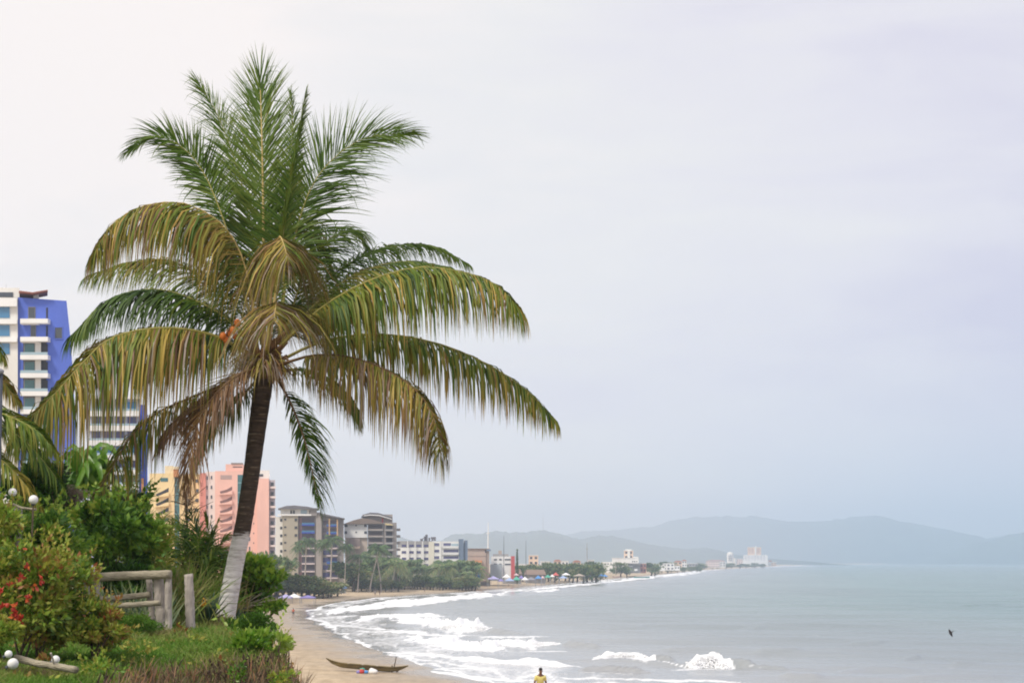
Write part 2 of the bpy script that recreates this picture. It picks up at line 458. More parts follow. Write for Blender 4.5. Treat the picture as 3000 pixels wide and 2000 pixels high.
# three breakers farther out, and unbroken swells
stroke([(1748, 1926), (1800, 1922), (1850, 1924), (1915, 1930)], 8, 1.3, .85, 2.4, .8)
stroke([(2018, 1950), (2060, 1942), (2100, 1942), (2132, 1950)], 11, 1.4, 1.25, 3.2, .8)
stroke([(1990, 1958), (2050, 1955), (2110, 1955), (2150, 1958)], 6, 1.15)
stroke([(1735, 1934), (1800, 1932), (1870, 1934), (1925, 1936)], 5, 1.1)
stroke([(1960, 1966), (2060, 1962), (2140, 1964)], 3, .7)
def swell(pts, h, hwr):
    global ridge
    f0 = foam.copy(); stroke(pts, 1, 0.0, h, hwr, 1.0)
stroke([(1900, 1932), (1918, 1931), (1945, 1933), (1985, 1938)], .1, 0, .75, 1.7)
stroke([(2095, 1953), (2130, 1952), (2165, 1952), (2240, 1957)], .1, 0, 1.05, 2.0)
stroke([(2165, 1955), (2240, 1957), (2330, 1963)], .1, 0, .5, 1.6)
stroke([(1680, 1966), (1740, 1964), (1800, 1966), (1850, 1970), (1920, 1974)], .1, 0, .55, 1.3)
stroke([(1690, 1972), (1760, 1974), (1850, 1978)], 1.2, .6)
stroke([(1420, 1848), (1480, 1852), (1560, 1858)], .1, 0, .7, 4)
stroke([(1640, 1888), (1700, 1892), (1780, 1898)], .1, 0, .6, 3)
stroke([(1560, 1938), (1700, 1934), (1850, 1936), (1990, 1946), (2150, 1951), (2330, 1960), (2450, 1962)], .1, 0, .34, 2.2)
stroke([(1930, 1940), (1975, 1946), (2015, 1952)], 1.0, .85)
stroke([(2190, 1957), (2235, 1959)], .8, .6)
for q in ([(1900, 1908), (2060, 1904), (2200, 1903)], [(2200, 1912), (2360, 1906)], [(2000, 1866), (2120, 1862)], [(2430, 1970), (2560, 1962), (2700, 1965)], [(2640, 1990), (2800, 1986), (2980, 1984)],
          [(2780, 1948), (2900, 1942)], [(2480, 1882), (2600, 1878)], [(2150, 1840), (2240, 1836)], [(1780, 1838), (1900, 1834)], [(2800, 1775), (2960, 1770)], [(2640, 1926), (2700, 1920)], [(2280, 1985), (2420, 1990)]):
    stroke(q, .1, 0, .32, 3.5)
damp = np.clip((1200 - YY) / 900, 0, 1)
sw = 0
for k_, (lam, a_, an) in enumerate(((26, .17, .10), (15, .09, -.15), (8.5, .05, .3), (41, .16, -.05))):
    ph = (XX * math.sin(an) + YY * math.cos(an)) * 2 * math.pi / lam + 5 * fbm(XX * .015, YY * .012, 31 + k_)
    sw = sw + a_ * np.sin(ph) * (.3 + 1.2 * fbm(XX * .03, YY * .02, 51 + k_))
offs = np.clip(sd_ / 30, .08, 1)
rough_foam = np.clip(foam - .7, 0, 1) * (fbm(XX * 2.3, YY * .5, 77) - .4) * .30 * np.clip(ridge * 1.5, 0, 1)
ZZ = sw * damp * offs + ridge + rough_foam
me = np_mesh('sea', np.stack([XX, YY, ZZ], -1).reshape(-1, 3), grid_faces(len(ys), len(us)), {'foam': np.clip(foam, 0, 1.4).ravel(), 'offshore': sd_.ravel()})
m, nt, b = new_mat('sea')
tc = N(nt, 'ShaderNodeTexCoord')
at = N(nt, 'ShaderNodeAttribute'); at.attribute_name = 'foam'
ao = N(nt, 'ShaderNodeAttribute'); ao.attribute_name = 'offshore'
fz = N(nt, 'ShaderNodeTexNoise'); fz.inputs['Scale'].default_value = .9; fz.inputs['Detail'].default_value = 9; fz.inputs['Roughness'].default_value = .7
mpf = N(nt, 'ShaderNodeMapping'); mpf.inputs['Scale'].default_value = (1, .25, 1); nt.links.new(tc.outputs['Object'], mpf.inputs[0]); nt.links.new(mpf.outputs[0], fz.inputs['Vector'])
a1 = N(nt, 'ShaderNodeMath'); a1.operation = 'ADD'; nt.links.new(at.outputs['Fac'], a1.inputs[0]); nt.links.new(fz.outputs['Fac'], a1.inputs[1])
fr = N(nt, 'ShaderNodeMapRange'); fr.inputs[1].default_value = 1.10; fr.inputs[2].default_value = 1.66
fz2 = N(nt, 'ShaderNodeTexNoise'); fz2.inputs['Scale'].default_value = .16; fz2.inputs['Detail'].default_value = 5; nt.links.new(mpf.outputs[0], fz2.inputs['Vector'])
vor = N(nt, 'ShaderNodeTexVoronoi'); vor.feature = 'DISTANCE_TO_EDGE'; vor.inputs['Scale'].default_value = .8; nt.links.new(mpf.outputs[0], vor.inputs['Vector'])
a2 = N(nt, 'ShaderNodeMath'); a2.operation = 'MULTIPLY_ADD'; a2.inputs[1].default_value = .8; nt.links.new(fz2.outputs['Fac'], a2.inputs[0]); nt.links.new(a1.outputs[0], a2.inputs[2])
a3 = N(nt, 'ShaderNodeMath'); a3.operation = 'MULTIPLY_ADD'; a3.inputs[1].default_value = -.35; nt.links.new(vor.outputs['Distance'], a3.inputs[0]); nt.links.new(a2.outputs[0], a3.inputs[2])
nt.links.new(a3.outputs[0], fr.inputs[0])
# body colour: silty near the shore, lifted there to imitate sky reflection, greener out
dr = N(nt, 'ShaderNodeMapRange'); dr.inputs[1].default_value = 0; dr.inputs[2].default_value = 160; nt.links.new(ao.outputs['Fac'], dr.inputs[0])
wc = N(nt, 'ShaderNodeValToRGB'); e = wc.color_ramp.elements
e[0].position = 0; e[0].color = (.34, .335, .34, 1); e[1].position = 1; e[1].color = (.12, .21, .205, 1)
x_ = e.new(.35); x_.color = (.215, .25, .26, 1)
nt.links.new(dr.outputs[0], wc.inputs[0])
big = N(nt, 'ShaderNodeTexNoise'); big.inputs['Scale'].default_value = .02; big.inputs['Detail'].default_value = 5
mpb = N(nt, 'ShaderNodeMapping'); mpb.inputs['Scale'].default_value = (1, .3, 1); nt.links.new(tc.outputs['Object'], mpb.inputs[0]); nt.links.new(mpb.outputs[0], big.inputs['Vector'])
bm = N(nt, 'ShaderNodeMapRange'); bm.inputs[1].default_value = .3; bm.inputs[2].default_value = .7; bm.inputs[3].default_value = .88; bm.inputs[4].default_value = 1.12; nt.links.new(big.outputs['Fac'], bm.inputs[0])
mu = N(nt, 'ShaderNodeMixRGB'); mu.blend_type = 'MULTIPLY'; mu.inputs[0].default_value = 1; nt.links.new(wc.outputs[0], mu.inputs[1]); nt.links.new(bm.outputs[0], mu.inputs[2])
nt.links.new(mu.outputs[0], b.inputs['Base Color'])
b.inputs['IOR'].default_value = 1.33
rg = N(nt, 'ShaderNodeMapRange'); rg.inputs[1].default_value = 2; rg.inputs[2].default_value = 45; rg.inputs[3].default_value = .08; rg.inputs[4].default_value = .24; nt.links.new(ao.outputs['Fac'], rg.inputs[0]); nt.links.new(rg.outputs[0], b.inputs['Roughness'])
bsr = N(nt, 'ShaderNodeMapRange'); bsr.inputs[1].default_value = 2; bsr.inputs[2].default_value = 40; bsr.inputs[3].default_value = .12; bsr.inputs[4].default_value = .5; nt.links.new(ao.outputs['Fac'], bsr.inputs[0])
w1 = N(nt, 'ShaderNodeTexNoise'); w1.inputs['Scale'].default_value = .55; w1.inputs['Detail'].default_value = 7; w1.inputs['Roughness'].default_value = .6
mpw = N(nt, 'ShaderNodeMapping'); mpw.inputs['Scale'].default_value = (.45, 1, 1); nt.links.new(tc.outputs['Object'], mpw.inputs[0]); nt.links.new(mpw.outputs[0], w1.inputs['Vector'])
bp = N(nt, 'ShaderNodeBump'); bp.inputs['Distance'].default_value = .35; nt.links.new(bsr.outputs[0], bp.inputs['Strength'])
nt.links.new(w1.outputs['Fac'], bp.inputs['Height']); nt.links.new(bp.outputs[0], b.inputs['Normal'])
fd = N(nt, 'ShaderNodeBsdfDiffuse'); fd.inputs['Color'].default_value = (.80, .81, .82, 1)
fb = N(nt, 'ShaderNodeBump'); fb.inputs['Strength'].default_value = .5; fb.inputs['Distance'].default_value = .12; nt.links.new(fz.outputs['Fac'], fb.inputs['Height']); nt.links.new(fb.outputs[0], fd.inputs['Normal'])
mx = N(nt, 'ShaderNodeMixShader'); nt.links.new(fr.outputs[0], mx.inputs[0]); nt.links.new(b.outputs[0], mx.inputs[1]); nt.links.new(fd.outputs[0], mx.inputs[2])
nt.links.new(mx.outputs[0], nt.nodes['Material Output'].inputs['Surface'])
tag(link('sea', me, m, smooth=True), kind='structure')
# froth thrown up along the breaking crests: clots of foam and spray
q_ = np.random.default_rng(88); mb = MB()
for pts, hgt, n_, thick in (([(2022, 1953), (2045, 1951), (2075, 1950), (2105, 1951), (2128, 1955)], 1.0, 4200, 1.5), ([(1750, 1929), (1800, 1927), (1850, 1928), (1915, 1933)], .7, 3120, .8),
                            ([(1290, 1838), (1340, 1842), (1400, 1846), (1448, 1845)], .9, 3120, 1.4), ([(1240, 1822), (1300, 1832)], .5, 1200, 1.2), ([(1480, 1889), (1560, 1891), (1640, 1887)], .6, 2160, .9), ([(1060, 1806), (1150, 1802), (1240, 1802)], .4, 1200, 1.2)):
    W_ = np.array([plane_pt(*a_) for a_ in pts]); t_ = q_.random(n_) * (len(pts) - 1); i_ = t_.astype(int); f_ = (t_ - i_)[:, None]
    C_0 = W_[i_] * (1 - f_) + W_[i_ + 1] * f_
    u_ = t_ / (len(pts) - 1)
    env = np.sin(np.pi * np.clip(u_, .03, .97)) ** .5 * (.45 + .9 * fbm(u_ * 9 + 3.3, u_ * 0 + hgt * 9, 5, 3))
    for k in range(n_):
        h_ = hgt * env[k] * q_.random() ** 1.5; r_ = (.03 + .09 * q_.random() ** 2) * (1.15 - .6 * h_ / hgt) * thick ** .5
        mb.ball((C_0[k, 0] + q_.normal() * .15, C_0[k, 1] + q_.normal() * thick * .8 * (1 - .5 * h_ / hgt), h_), (r_ * 1.25, r_ * 1.2, r_ * .85), 5, 4, jit=.3)
M['froth'] = surf('froth', (.88, .885, .89), .95, .03, 2, .3, 9)
tag(mb.build('breaking_foam', M['froth'], None, True), kind='stuff')

# ---- hills
def hills(name, prof, Y, depth, mat, seed, n=360, nd=26):
    px = np.array([p[0] for p in prof], float); py = np.array([p[1] for p in prof], float)
    q = np.linspace(px[0], px[-1], n)
    h = np.interp(q, px, py)
    h = h + (fbm(q * .02, q * 0 + seed, seed, 5) - .5) * 14 + (vnoise(q * .14, q * 0 + 3, seed) - .5) * 5 * np.clip((1650 - h) / 60, 0, 1)
    V = []
    for j in range(nd):
        t = j / (nd - 1)
        yj = Y + depth * (t - .5)
        prof_t = math.sin(math.pi * t) ** .8
        sx = (q - 1500) / F * Y
        top = (1645 - h) / F * Y + CH
        rough_ = fbm(sx * .0016 + 3, np.full_like(sx, yj * .0016), seed + 5, 5)
        z = -2 + (top + 2) * prof_t * (1 if abs(t - .5) < .02 else (.72 + .5 * (rough_ - .2)) )
        z = np.minimum(z, (top) * (prof_t ** .5) )
        V.append(np.stack([sx + 0 * z, np.full_like(sx, yj), z], -1))
    V = np.array(V)
    tag(link(name, np_mesh(name, V.reshape(-1, 3), grid_faces(nd, n)), mat, smooth=True), kind='structure')
M['hill'] = surf('hill_forest', (.045, .075, .04), .95, .45, .008, .9, .03, detail=9)
hills('hills', [(900, 1648), (1040, 1640), (1150, 1590), (1180, 1566), (1205, 1572), (1250, 1580), (1300, 1570), (1330, 1557), (1390, 1553), (1440, 1549), (1500, 1555), (1540, 1548), (1580, 1541), (1620, 1552),
                (1690, 1566), (1750, 1560), (1800, 1565), (1860, 1580), (1940, 1592), (2060, 1602), (2150, 1625), (2260, 1640), (2330, 1650)], 6500, 2400, M['hill'], 5)
hills('hills', [(1500, 1650), (1640, 1562), (1700, 1545), (1790, 1540), (1900, 1530), (1990, 1518), (2050, 1506), (2120, 1511), (2200, 1512), (2290, 1510), (2330, 1506), (2400, 1502), (2450, 1508), (2540, 1512), (2570, 1524),
                (2640, 1535), (2700, 1538), (2760, 1556), (2830, 1570), (2910, 1572), (2960, 1558), (3020, 1552), (3120, 1535), (3300, 1520), (3600, 1560), (4000, 1648)], 10200, 3600, M['hill'], 9)
hills('hills', [(2560, 1651), (2700, 1640), (2800, 1610), (2880, 1585), (2940, 1572), (3000, 1556), (3080, 1545), (3300, 1530), (3600, 1580), (3900, 1650)], 8200, 1400, M['hill'], 14)

# ---- air
hz = MB().box(-15600, 15600, -300, 13000, -5, 400)
hm = bpy.data.materials.new('haze'); hm.use_nodes = True
hn = hm.node_tree; hn.nodes.clear()
ho = hn.nodes.new('ShaderNodeOutputMaterial'); hv = hn.nodes.new('ShaderNodeVolumePrincipled')
hv.inputs['Color'].default_value = (.70, .83, 1, 1); hv.inputs['Density'].default_value = 2.3e-4; hv.inputs['Anisotropy'].default_value = .15
hn.links.new(hv.outputs[0], ho.inputs['Volume'])
tag(hz.build('haze', hm), kind='stuff')

# ------------------------------------------------------------------ the bluff
LIP = np.array([(-70, 130), (-24, 130), (-11.5, 62), (-6.9, 41), (-5.9, 36), (-5.35, 33), (-4.95, 30), (-3.95, 25.3), (-3.25, 22.6), (-2.95, 21.2), (-3.0, 20.5), (-3.5, 20.4), (-4.1, 20.1), (-4.5, 19.3), (-4.15, 17.6), (-3.8, 16), (-3.5, 14), (-4, 6), (-70, 6)], float)
def lip_d(x, y):
    best = np.full(x.shape, 1e18); inside = np.zeros(x.shape, bool); n = len(LIP)
    for i in range(n):
        a = LIP[i]; b_ = LIP[(i + 1) % n]; d = b_ - a
        t = np.clip(((x - a[0]) * d[0] + (y - a[1]) * d[1]) / (d @ d), 0, 1)
        best = np.minimum(best, (x - a[0] - t * d[0]) ** 2 + (y - a[1] - t * d[1]) ** 2)
        c = ((a[1] > y) != (b_[1] > y)) & (x < (b_[0] - a[0]) * (y - a[1]) / (b_[1] - a[1] + 1e-12) + a[0])
        inside ^= c
    return np.sqrt(best) * np.where(inside, 1, -1)
MOUNDS = [(-5.55, 30.6, .18, .9, 1.1), (-6.6, 26.5, .22, .7, .8), (-4.6, 26.0, .12, .9, 1.2), (-3.6, 21.5, .06, .7, 1.0), (-8.2, 22, .1, 1.2, 2)]
def bz(x, y):
    d = lip_d(x, y)
    z = 9.82 + (fbm(x * .6, y * .4, 41) - .5) * .26 + (fbm(x * 2.4, y * 1.8, 43) - .5) * .13
    for (mx_, my_, h, rx, ry) in MOUNDS: z = z + h * np.exp(-((x - mx_) / rx) ** 2 - ((y - my_) / ry) ** 2)
    z = z - .30 * np.exp(-np.clip(d, 0, 9) / .35) * (d >= 0)
    dn = -d
    z = np.where(d < 0, z - .30 - dn * (1.15 + .5 * fbm(x * .9, y * .9, 47)), z)
    return z
def bz1(x, y): return float(bz(np.array([float(x)]), np.array([float(y)]))[0])
gx = np.concatenate([np.linspace(-60, -12, 30)[:-1], np.linspace(-12, 1.5, 110), np.linspace(1.5, 14, 20)[1:]])
gy = np.concatenate([np.linspace(5, 13, 10)[:-1], np.linspace(13, 36, 130), np.linspace(36, 150, 46)[1:]])
BX, BY = np.meshgrid(gx, gy); BZ = np.maximum(bz(BX, BY), -1.5)
me = np_mesh('bluff', np.stack([BX, BY, BZ], -1).reshape(-1, 3), grid_faces(len(gy), len(gx)), {'v': np.clip(lip_d(BX, BY), -2, 2).ravel()})
m, nt, b = new_mat('bluff_soil')
tc = N(nt, 'ShaderNodeTexCoord'); n1 = N(nt, 'ShaderNodeTexNoise'); n1.inputs['Scale'].default_value = 2.2; n1.inputs['Detail'].default_value = 8; nt.links.new(tc.outputs['Object'], n1.inputs['Vector'])
cr = N(nt, 'ShaderNodeValToRGB'); e = cr.color_ramp.elements
e[0].position = .3; e[0].color = (.05, .07, .02, 1); e[1].position = .7; e[1].color = (.12, .13, .035, 1)
c2 = N(nt, 'ShaderNodeValToRGB'); e = c2.color_ramp.elements
e[0].position = .3; e[0].color = (.055, .04, .025, 1); e[1].position = .7; e[1].color = (.20, .15, .095, 1)
nt.links.new(n1.outputs['Fac'], cr.inputs[0]); nt.links.new(n1.outputs['Fac'], c2.inputs[0])
at = N(nt, 'ShaderNodeAttribute'); at.attribute_name = 'v'
ad = N(nt, 'ShaderNodeMath'); ad.operation = 'ADD'; nt.links.new(at.outputs['Fac'], ad.inputs[0]); nt.links.new(n1.outputs['Fac'], ad.inputs[1])
mr = N(nt, 'ShaderNodeMapRange'); mr.inputs[1].default_value = .45; mr.inputs[2].default_value = .8; nt.links.new(ad.outputs[0], mr.inputs[0])
mi = N(nt, 'ShaderNodeMixRGB'); nt.links.new(mr.outputs[0], mi.inputs[0]); nt.links.new(c2.outputs[0], mi.inputs[1]); nt.links.new(cr.outputs[0], mi.inputs[2]); nt.links.new(mi.outputs[0], b.inputs['Base Color'])
b.inputs['Roughness'].default_value = .95
bp = N(nt, 'ShaderNodeBump'); bp.inputs['Strength'].default_value = .8; bp.inputs['Distance'].default_value = .1; nt.links.new(n1.outputs['Fac'], bp.inputs['Height']); nt.links.new(bp.outputs[0], b.inputs['Normal'])
tag(link('bluff', me, m, smooth=True), kind='structure')

# ------------------------------------------------------------------ blades, leaves (vectorised)
def unit(a): return a / np.maximum(np.linalg.norm(a, axis=-1, keepdims=True), 1e-9)

def blades(name, P, D, L, W, v, mat, parent=None, droop=.3, seg=3, seed=1, vtip=0.0, prof=None):
    """n tapering strips rooted at P, heading D, bending under their own weight"""
    r = np.random.default_rng(seed)
    n = len(P); P = np.asarray(P, float); D = unit(np.asarray(D, float))
    L = np.broadcast_to(L, (n,)).astype(float); W = np.broadcast_to(W, (n,)).astype(float); v = np.broadcast_to(v, (n,)).astype(float); droop = np.broadcast_to(droop, (n,)).astype(float)
    S = unit(np.cross(D, r.normal(size=(n, 3)) * .6 + np.array([0, -1.0, .2])))
    prof = prof or [.7, 1, .75, .06] if seg == 3 else prof
    pos = P.copy(); d = D.copy(); V = []; A = []
    for i in range(seg + 1):
        wv = (W * prof[i] * .5)[:, None]
        V += [pos - S * wv, pos + S * wv]; A += [v + vtip * i / seg] * 2
        pos = pos + d * (L / seg)[:, None]
        d = unit(d + np.array([0, 0, -1.0]) * droop[:, None])
    V = np.stack(V, 1); A = np.stack(A, 1); k = 2 * (seg + 1)
    base = np.arange(n)[:, None, None] * k
    f = np.array([[2 * i, 2 * i + 1, 2 * i + 3, 2 * i + 2] for i in range(seg)])[None]
    return link(name, np_mesh(name, V.reshape(-1, 3), (base + f).reshape(-1, 4), {'v': np.clip(A, 0, 1).ravel()}), mat, parent)

def leafmesh(P, D, L, W, v, seed=1, fold=.15):
    """kite shaped leaves"""
    r = np.random.default_rng(seed); n = len(P)
    D = unit(D); S = unit(np.cross(D, unit(r.normal(size=(n, 3))))); Nn = np.cross(S, D)
    L = np.broadcast_to(L, (n,))[:, None]; W = np.broadcast_to(W, (n,))[:, None]
    V = np.stack([P, P + D * L * .45 + S * W * .5 + Nn * W * fold, P + D * L, P + D * L * .45 - S * W * .5 + Nn * W * fold], 1)
    f = np.arange(n)[:, None] * 4 + np.array([[0, 1, 2, 3]])
    # two triangles sharing the midrib
    t = np.concatenate([f[:, [0, 1, 2]], f[:, [0, 2, 3]]], 0)
    return V.reshape(-1, 3), t, np.repeat(np.broadcast_to(v, (n,)), 4)

def lumpy_points(c, rad, n, nl, r, lump=.42, flat=0.0):
    """points spread through leaf clumps that fill an ellipsoid"""
    c = np.array(c, float); rad = np.array(rad, float)
    lc = unit(r.normal(size=(nl, 3))) * (r.random((nl, 1)) ** .45) * .80
    if flat: lc[:, 2] = np.round(lc[:, 2] / flat) * flat
    lr = lump * (.55 + .7 * r.random(nl))
    k = r.integers(0, nl, n)
    o = unit(r.normal(size=(n, 3))) * (r.random((n, 1)) ** .4)
    p = lc[k] + o * lr[k][:, None] * np.array([1, 1, .75 if not flat else .3])
    out = unit(p) * .6 + o
    return c + p * rad, out, k, o

def bush(name, label, cat, c, rad, n, leaf, mat, v0=.4, vs=.25, nl=16, seed=1, group=None, up=.5, stems=5, lump=.42, ground=None, flat=0.0, asp=.5, flowers=0, parent_loc=None, trunk_r=.02, top=None, shoots=None):
    r = np.random.default_rng(seed)
    gzv = ground if ground is not None else c[2] - rad[2]
    root = thing(name, label, cat, (c[0], c[1], gzv), group=group)
    P, out, k, o = lumpy_points(c, rad, n, nl, r, lump, flat)
    keep = P[:, 2] > gzv + .02
    P, out, k = P[keep], out[keep], k[keep]
    D = out + r.normal(size=P.shape) * .7 + np.array([0, 0, up])
    lv = v0 + (r.random(nl)[k] - .5) * vs * 1.3 + (r.random(len(P)) - .5) * vs
    Lf = leaf * (.55 + .8 * r.random(len(P)))
    if shoots is None: shoots = int(nl * .9)
    sp, sdv, sl, sv_ = [], [], [], []
    for i in range(shoots):
        q = int(np.argmax(np.sum(out * unit(np.array([r.normal(), r.normal() * .7, .4 + abs(r.normal())])), 1) + r.random(len(P)) * .9))
        dd = unit(unit(out[q]) + np.array([0, 0, .7]) + r.normal(size=3) * .3); ll = leaf * (2.0 + 2.6 * r.random())
        mk = 9
        for t in np.linspace(0, 1, mk):
            sp.append(P[q] + dd * ll * t - np.array([0, 0, .15]) * ll * t * t); sdv.append(dd * .6 + r.normal(size=3) * .8 + np.array([0, 0, .2])); sl.append(leaf * (.55 + .5 * r.random())); sv_.append(v0 + .12 + vs * (r.random() - .4))
    if sp: P = np.concatenate([P, np.array(sp)]); D = np.concatenate([D, np.array(sdv)]); Lf = np.concatenate([Lf, sl]); lv = np.concatenate([lv, sv_])
    V, T, A = leafmesh(P, D, Lf, Lf * asp, np.clip(lv, 0, 1), seed)
    link('foliage', np_mesh('foliage', V, T, {'v': A}), mat, root)
    mb = MB()
    for i in range(stems):
        q = r.integers(0, len(P)); e = P[q]
        b0 = np.array([c[0] + r.normal() * rad[0] * .12, c[1] + r.normal() * rad[1] * .12, gzv - .1])
        mid = (b0 * .5 + e * .5) + r.normal(size=3) * .12 * rad
        mb.tube([b0, mid, e], [trunk_r, trunk_r * .7, trunk_r * .25], 6)
    mb.build('stem', M['bark'], root, True)
    if flowers:
        for i in range(flowers if isinstance(flowers, int) else len(flowers)):
            if isinstance(flowers, int):
                q = r.integers(0, len(out)); fc = P[q] + unit(out[q]) * .02; fr_, fn = .05, 14
            else:
                fc = np.array(flowers[i][0]); fr_ = flowers[i][1]; fn = flowers[i][2]
            pp = fc + r.normal(size=(fn, 3)) * fr_ * .6 * np.array([.55, .55, .5])
            V, T, A = leafmesh(pp, r.normal(size=(fn, 3)) + np.array([0, -.5, .6]), .05 + .03 * r.random(fn), .045, r.random(fn), seed + i)
            link('flower', np_mesh('flower', V, T, {'v': A}), M['petal'], root)
    return root
# ------------------------------------------------------------------ palms
DS = 3000 / 2352.0
LK, WK, NK = 1.5, .66, 2.3

def catmull(P, n):
    P = np.array(P, float); m = len(P)
    E = np.vstack([2 * P[0] - P[1], P, 2 * P[-1] - P[-2]])
    # even spacing along the chord length
    s = np.concatenate([[0], np.cumsum(np.linalg.norm(np.diff(P, axis=0), axis=1))]); s /= s[-1]
    q = np.linspace(0, 1, n); out = np.zeros((n, 3))
    i = np.clip(np.searchsorted(s, q, 'right') - 1, 0, m - 2)
    t = ((q - s[i]) / (s[i + 1] - s[i]))[:, None]
    p0, p1, p2, p3 = E[i], E[i + 1], E[i + 2], E[i + 3]
    return .5 * ((2 * p1) + (-p0 + p2) * t + (2 * p0 - 5 * p1 + 4 * p2 - p3) * t * t + (-p0 + 3 * p1 - 3 * p2 + p3) * t ** 3)

def frond(parent, W, up, L=1.0, n=80, age=.25, agev=.15, droop=.25, vee=.15, bare=.14, wid=.05, a0=62, a1=22, seed=1, mid='rachis_green', r0=.035, tip_age=.15, tipL=.38, side=(1, 1), patch=.2, twist=.5, seg=4, gaps=0.06, label=None, mat='palm'):
    """a pinnate frond along the world points W; 'up' is the way its upper face looks"""
    r = np.random.default_rng(seed); n = int(n * NK)
    C = catmull(W, 60)
    q = bare + (1 - bare) * (np.arange(n) + .5) / n
    q = np.clip(q + r.normal(size=n) * .002, bare, 1)
    idx = q * 59; i0 = np.clip(idx.astype(int), 0, 58); fr = (idx - i0)[:, None]
    Pb = C[i0] * (1 - fr) + C[i0 + 1] * fr
    T = unit(np.gradient(C, axis=0)); Tb = unit(T[i0] * (1 - fr) + T[i0 + 1] * fr)
    upv = np.broadcast_to(np.array(up, float), Tb.shape)
    S = unit(np.cross(Tb, upv)); Nn = np.cross(S, Tb)
    u = (q - bare) / (1 - bare)
    L = L * LK; wid = wid * WK
    prof = np.interp(u, [0, .06, .2, .45, .75, 1], [.45, .72, .95, 1.0, .78, tipL])
    ang = np.radians(np.interp(u, [0, .5, .93, 1], [a0, (a0 + a1) / 2, a1, 3]))
    Vs = []; As = []; Fs = []; base = 0
    pn = fbm(u * 5 + seed * 3.1, u * 0 + seed, seed, 3)
    for sgn in (1, -1):
        lf = side[0] if sgn > 0 else side[1]
        if lf <= 0: continue
        keep = r.random(n) > gaps
        k = keep.sum()
        an = (ang + r.normal(size=n) * .11)[keep][:, None]; ve = (vee + r.normal(size=n) * .13)[keep][:, None]
        D = Tb[keep] * np.cos(an) + np.sin(an) * (S[keep] * sgn * np.cos(ve) + Nn[keep] * np.sin(ve))
        Lr = (L * lf * prof * (.74 + .36 * r.random(n)) * np.where(r.random(n) < .05, .55, 1))[keep]
        dr = (droop * (.6 + .8 * r.random(n)) + np.where(r.random(n) < .06, .5, 0))[keep][:, None]
        wd = (wid * (.75 + .5 * r.random(n)) * np.interp(u, [0, .3, 1], [.8, 1, .6]))[keep][:, None]
        av = (age + agev * r.normal(size=n) + patch * (pn - .5) * 2)[keep]
        tw = r.normal(size=(k, 1)) * twist
        wv = Tb[keep] * np.cos(tw) + Nn[keep] * np.sin(tw)
        pos = Pb[keep].copy(); d = unit(D)
        pr = [.6, 1, .85, .45, .03] if seg == 4 else [.7, 1, .6, .05]
        V = []; A = []
        for i in range(seg + 1):
            w_ = unit(wv - d * np.sum(wv * d, 1, keepdims=True)) * wd * pr[i] * .5
            V += [pos - w_, pos + w_]; a_ = av + tip_age * (i / seg) ** 1.5; A += [a_, a_]
            pos = pos + d * (Lr / seg)[:, None]
            d = unit(d + np.array([0, 0, -1.0]) * dr * (1 + .35 * i))
        V = np.stack(V, 1); A = np.stack(A, 1); kk = 2 * (seg + 1)
        f = base + np.arange(k)[:, None, None] * kk + np.array([[2 * i, 2 * i + 1, 2 * i + 3, 2 * i + 2] for i in range(seg)])[None]
        Vs.append(V.reshape(-1, 3)); As.append(A.ravel()); Fs.append(f.reshape(-1, 4)); base += k * kk
    o = link('frond', np_mesh('frond', np.concatenate(Vs), np.concatenate(Fs), {'v': np.clip(np.concatenate(As), 0, 1)}), M[mat], parent)
    if label: o['label'] = label
    if mid:
        mb = MB(); c = C[::4]; m_ = len(c)
        mb.tube(c, [r0 * (1 - .88 * (i / (m_ - 1)) ** .7) for i in range(m_)], 6)
        mb.build('midrib', M[mid], o, True)
    return o

def dpts(L, Y0, sc=DS):
    return [pt(a * sc, b * sc, Y0 + c) for a, b, c in L]

